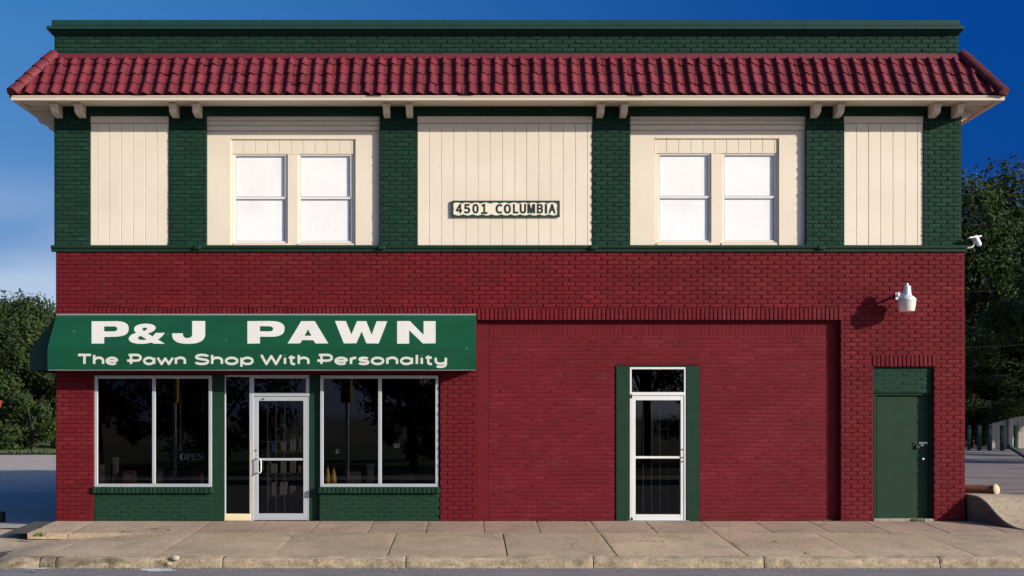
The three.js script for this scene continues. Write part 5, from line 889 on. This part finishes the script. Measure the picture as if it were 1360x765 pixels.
// ------------------------------------------------------------------ traffic signal and pole across the street, mirrored in the glass
{
  for (const [x, z, label] of [[-4.4, 18.2, 'traffic signal on a post across the street mirrored in the right shop window'], [-9.8, 18.6, 'traffic signal on a post across the street mirrored in the left shop window']]) {
    const t = thing('traffic_signal', label, 'traffic signal', [x, -0.17, z], 'traffic signals across the street'); obj('post', tube([[x, -0.17, z + 0.25], [x, 4, z + 0.25]], 0.06, 10), M.steel, t); obj('housing', cbox(x - 0.17, x + 0.17, 2.1, 3.1, z - 0.1, z + 0.14, 0.03), M.yellow, t);
    for (let i = 0; i < 3; i++) { const v = new THREE.CylinderGeometry(0.12, 0.12, 0.16, 16, 1, true); v.rotateX(Math.PI / 2); v.translate(x, 2.27 + i * 0.33, z - 0.17); obj('visor', v, M.black, t); const l = new THREE.CircleGeometry(0.11, 16); l.rotateY(Math.PI); l.translate(x, 2.27 + i * 0.33, z - 0.105); obj('lens', l, M.black, t); }
  }
  const t = thing('utility_pole', 'wooden utility pole across the street mirrored in the right shop window', 'pole', [-2.6, -0.17, 24]); obj('shaft', tube([[-2.6, -0.17, 24], [-2.6, 9, 24]], 0.14, 10, 1, 0.1), M.bark, t); obj('crossarm', cbox(-3.6, -1.6, 8.2, 8.32, 23.8, 23.9, 0.01), M.bark, t);
}
// ------------------------------------------------------------------ cracks in the right lot, grit in the gutter
{
  const R = mulberry(611), gs = [];
  const crack = (pts, w, h) => { const P = [], I = []; const n = 46; for (let i = 0; i <= n; i++) { const t = i / n * (pts.length - 1), k = Math.min(pts.length - 2, Math.floor(t)), f = t - k, x = lerp(pts[k][0], pts[k + 1][0], f) + 0.05 * (R() - 0.5), z = lerp(pts[k][1], pts[k + 1][1], f) + 0.16 * (R() - 0.5), ww = w * (0.5 + R()); P.push(x, h(x, z) + 0.005, z - ww, x, h(x, z) + 0.005, z + ww); if (i < n) I.push(2 * i, 2 * i + 1, 2 * i + 2, 2 * i + 1, 2 * i + 3, 2 * i + 2); } const g = new THREE.BufferGeometry(); g.setAttribute('position', new THREE.Float32BufferAttribute(P, 3)); g.setIndex(I); g.computeVertexNormals(); return boxUV(g); };
  const lh = (x, z) => lotH + 0.012 * Math.sin(x * 0.9 + z * 0.5);
  const sl = (x, z) => pave(z) + 0.001;
  [[[[0.55, 1.5], [0.9, 2.0], [0.7, 2.7], [1.05, 3.4]], 'thin crack across the slab left of the white framed door'], [[[4.9, 1.45], [5.4, 1.9], [5.9, 2.0], [6.3, 2.6]], 'branching crack in the slab below the green steel door'], [[[-3.4, 1.4], [-3.1, 2.2], [-3.3, 3.4]], 'hairline crack in the slab below the shop door']].forEach(([pts, label]) => structure('crack', crack(pts, 0.006, sl), M.joint, label, 'crack'));
  [[[[7.2, -2.6], [8.6, -2.9], [10, -2.5], [14, -3]], 'long crack across the right lot behind the log'], [[[7.2, -5.2], [8.8, -5.6], [12, -5.1]], 'crack near the edge of the tree shade in the right lot'], [[[7.8, -1.0], [9, -1.2], [12, -0.9]], 'crack in the right lot just behind the ramp']].forEach(([pts, label], i) => structure('crack', crack(pts, i === 1 ? 0.05 : 0.025, lh), M.joint, label, 'crack'));
  const p = [], c = [];
  for (let i = 0; i < 2600; i++) { const x = -8.5 + R() * 17, z = 3.61 + Math.pow(R(), 2.4) * 0.5, s = 0.004 + 0.011 * R() * R(), y = roadY(z) + s * 0.5, k = R() < 0.12 ? 0.6 : 0.1 + 0.3 * R(), col = [k, k * 0.88, k * 0.68]; if (fbm(x * 2.2, 1, 0, 613, 3) < 0.42 && R() < 0.8) continue;
    const V = [[x - s, y, z], [x + s * 0.8, y - s * 0.3, z + s * 0.7], [x + s * 0.4, y - s * 0.2, z - s], [x, y + s * 0.8, z]]; for (const [a, b, d] of [[0, 1, 3], [1, 2, 3], [2, 0, 3]]) { p.push(...V[a], ...V[b], ...V[d]); for (let j = 0; j < 3; j++) c.push(...col); } }
  const g = new THREE.BufferGeometry(); g.setAttribute('position', new THREE.Float32BufferAttribute(p, 3)); g.setAttribute('color', new THREE.Float32BufferAttribute(c, 3)); g.computeVertexNormals();
  obj('gravel', g, std({ vertexColors: true, roughness: 1, side: THREE.DoubleSide }), scene, { kind: 'stuff', label: 'loose grit and small stones lying in the gutter along the kerb', category: 'gravel' });
}
// ------------------------------------------------------------------ weeds, litter, broken concrete
{
  const R = mulberry(909);
  function weed(px, py, n, h, dry, label) {
    const sl = (py - 472) / 220, z = Math.max(0.03, D * (1 - 1 / sl)), x = CX + (px - PX) * S * (D - z) / D, y = CY + (PY - py) * S * (D - z) / D - 0.01, t = thing('weed', label, 'weed', [x, y, z], 'weeds in the pavement'), p = [], c = [];
    for (let i = 0; i < n; i++) { const bx = x + (R() - 0.5) * h * 2.6, bz = z + (R() - 0.5) * 0.08, a = R() * 6.28, hh = h * (0.4 + R() * 0.7), w = 0.006 + 0.008 * R(), lx = (R() - 0.5) * hh * 1.4, lz = (R() - 0.5) * hh; const k = 0.7 + 0.6 * R(), col = dry && R() < dry ? [0.3 * k, 0.25 * k, 0.1 * k] : [0.07 * k, 0.11 * k, 0.025 * k];
      const A = [bx - w * Math.cos(a), y, bz - w * Math.sin(a)], B = [bx + w * Math.cos(a), y, bz + w * Math.sin(a)], C = [bx + lx * 0.5 + w, y + hh * 0.7, bz + lz * 0.5], E = [bx + lx, y + hh, bz + lz]; p.push(...A, ...B, ...C, ...A, ...C, ...E); for (let j = 0; j < 6; j++) c.push(...col); }
    const g = new THREE.BufferGeometry(); g.setAttribute('position', new THREE.Float32BufferAttribute(p, 3)); g.setAttribute('color', new THREE.Float32BufferAttribute(c, 3)); g.setAttribute('uv', new THREE.Float32BufferAttribute(new Float32Array(p.length / 3 * 2), 2)); g.computeVertexNormals(); obj('leaves', g, M.blade, t);
  }
  weed(1219, 692.6, 46, 0.075, 0.2, 'green weed at the foot of the green steel door'); weed(52, 711.5, 40, 0.07, 0.2, 'green weed at the left end of the raised pavement strip'); weed(62, 752, 34, 0.05, 0.5, 'yellowish weed in the gutter at the left end of the kerb');
  weed(1098, 692.4, 26, 0.04, 0.3, 'small weed at the foot of the recessed wall by the right pier'); weed(1072, 735.5, 26, 0.03, 0.8, 'dry weed in the kerb joint below the right pier'); weed(222, 704.5, 22, 0.03, 0.5, 'tiny weed where the raised strip meets the slabs');
  const p = []; for (const [px, py, n, sp] of [[205, 703, 14, 7], [212, 707, 10, 6], [164, 706.5, 6, 4], [154, 714, 6, 5], [54, 702, 6, 3], [1032, 720, 8, 8], [860, 719, 14, 12], [876, 720, 8, 6], [1090, 697.5, 8, 7], [945, 699, 10, 14], [870, 702, 6, 14]]) for (let i = 0; i < n; i++) {
    const qx = px + (R() - 0.5) * 2 * sp, qy = py + (R() - 0.5) * 1.6, z = D * (1 - 220 / (qy - 472)), x = CX + (qx - PX) * S * (D - z) / D, y = CY + (PY - qy) * S * (D - z) / D + 0.006, a = R() * 6.28, s = 0.012 + 0.022 * R();
    p.push(x - s * Math.cos(a), y, z - s * Math.sin(a), x + s * 0.4 * Math.sin(a), y + 0.006, z - s * 0.4 * Math.cos(a), x + s * Math.cos(a), y + 0.002, z + s * Math.sin(a)); }
  const g = new THREE.BufferGeometry(); g.setAttribute('position', new THREE.Float32BufferAttribute(p, 3)); g.computeVertexNormals(); obj('leaf_litter', g, M.litter, scene, { kind: 'stuff', label: 'dark dry leaf scraps scattered on the pavement', category: 'litter' });
  [[233, 741, 0.042, 'larger pale lump of broken concrete at the kerb edge'], [224, 749, 0.032, 'smaller pale lump of broken concrete low on the kerb']].forEach(([px, py, r, label]) => {
    const z = 3.62, x = CX + (px - PX) * S * (D - z) / D, y = CY + (PY - py) * S * (D - z) / D, t = thing('concrete_chunk', label, 'rubble', [x, y, z]); const s = new THREE.IcosahedronGeometry(r, 2), q = s.attributes.position; for (let i = 0; i < q.count; i++) { const k = 0.75 + 0.5 * fbm(q.getX(i) * 18 + px, q.getY(i) * 18 + q.getZ(i) * 14, 0, 501, 2); q.setXYZ(i, q.getX(i) * k * 1.3, q.getY(i) * k * 0.8, q.getZ(i) * k * 0.7); } s.translate(x, y, z); const h = toCreasedNormals(s, 0.4); obj('lump', boxUV(h), M.chunk, t);
  });
  [[48, 753.5, 16, 2.4, 'small white paint patch on the road at the left end of the kerb'], [208, 757, 25, 2.6, 'longer white paint patch in the gutter below the broken kerb']].forEach(([px, py, w, h, label], n) => {
    const sh = new THREE.Shape(), N = 26; for (let i = 0; i < N; i++) { const a = i / N * 6.2832, k = 0.75 + 0.5 * R(); const v = [w * Math.cos(a) * k, h * Math.sin(a) * k]; if (i) sh.lineTo(...v); else sh.moveTo(...v); }
    const gg = new THREE.ShapeGeometry(sh), q = gg.attributes.position; for (let i = 0; i < q.count; i++) { const X = px + q.getX(i), Yp = py - q.getY(i) ; const z = D - (CY - roadY(3.9)) / ((Yp - PY) * S) * D; q.setXYZ(i, CX + (X - PX) * S * (D - z) / D, roadY(z) + 0.005, z); } gg.computeVertexNormals();
    structure('paint_patch', boxUV(gg), std({ c: [0.6, 0.6, 0.58], map: concMap, roughness: 0.9, side: THREE.DoubleSide }), label, 'road paint');
  });
}
renderer.render(scene, camera);
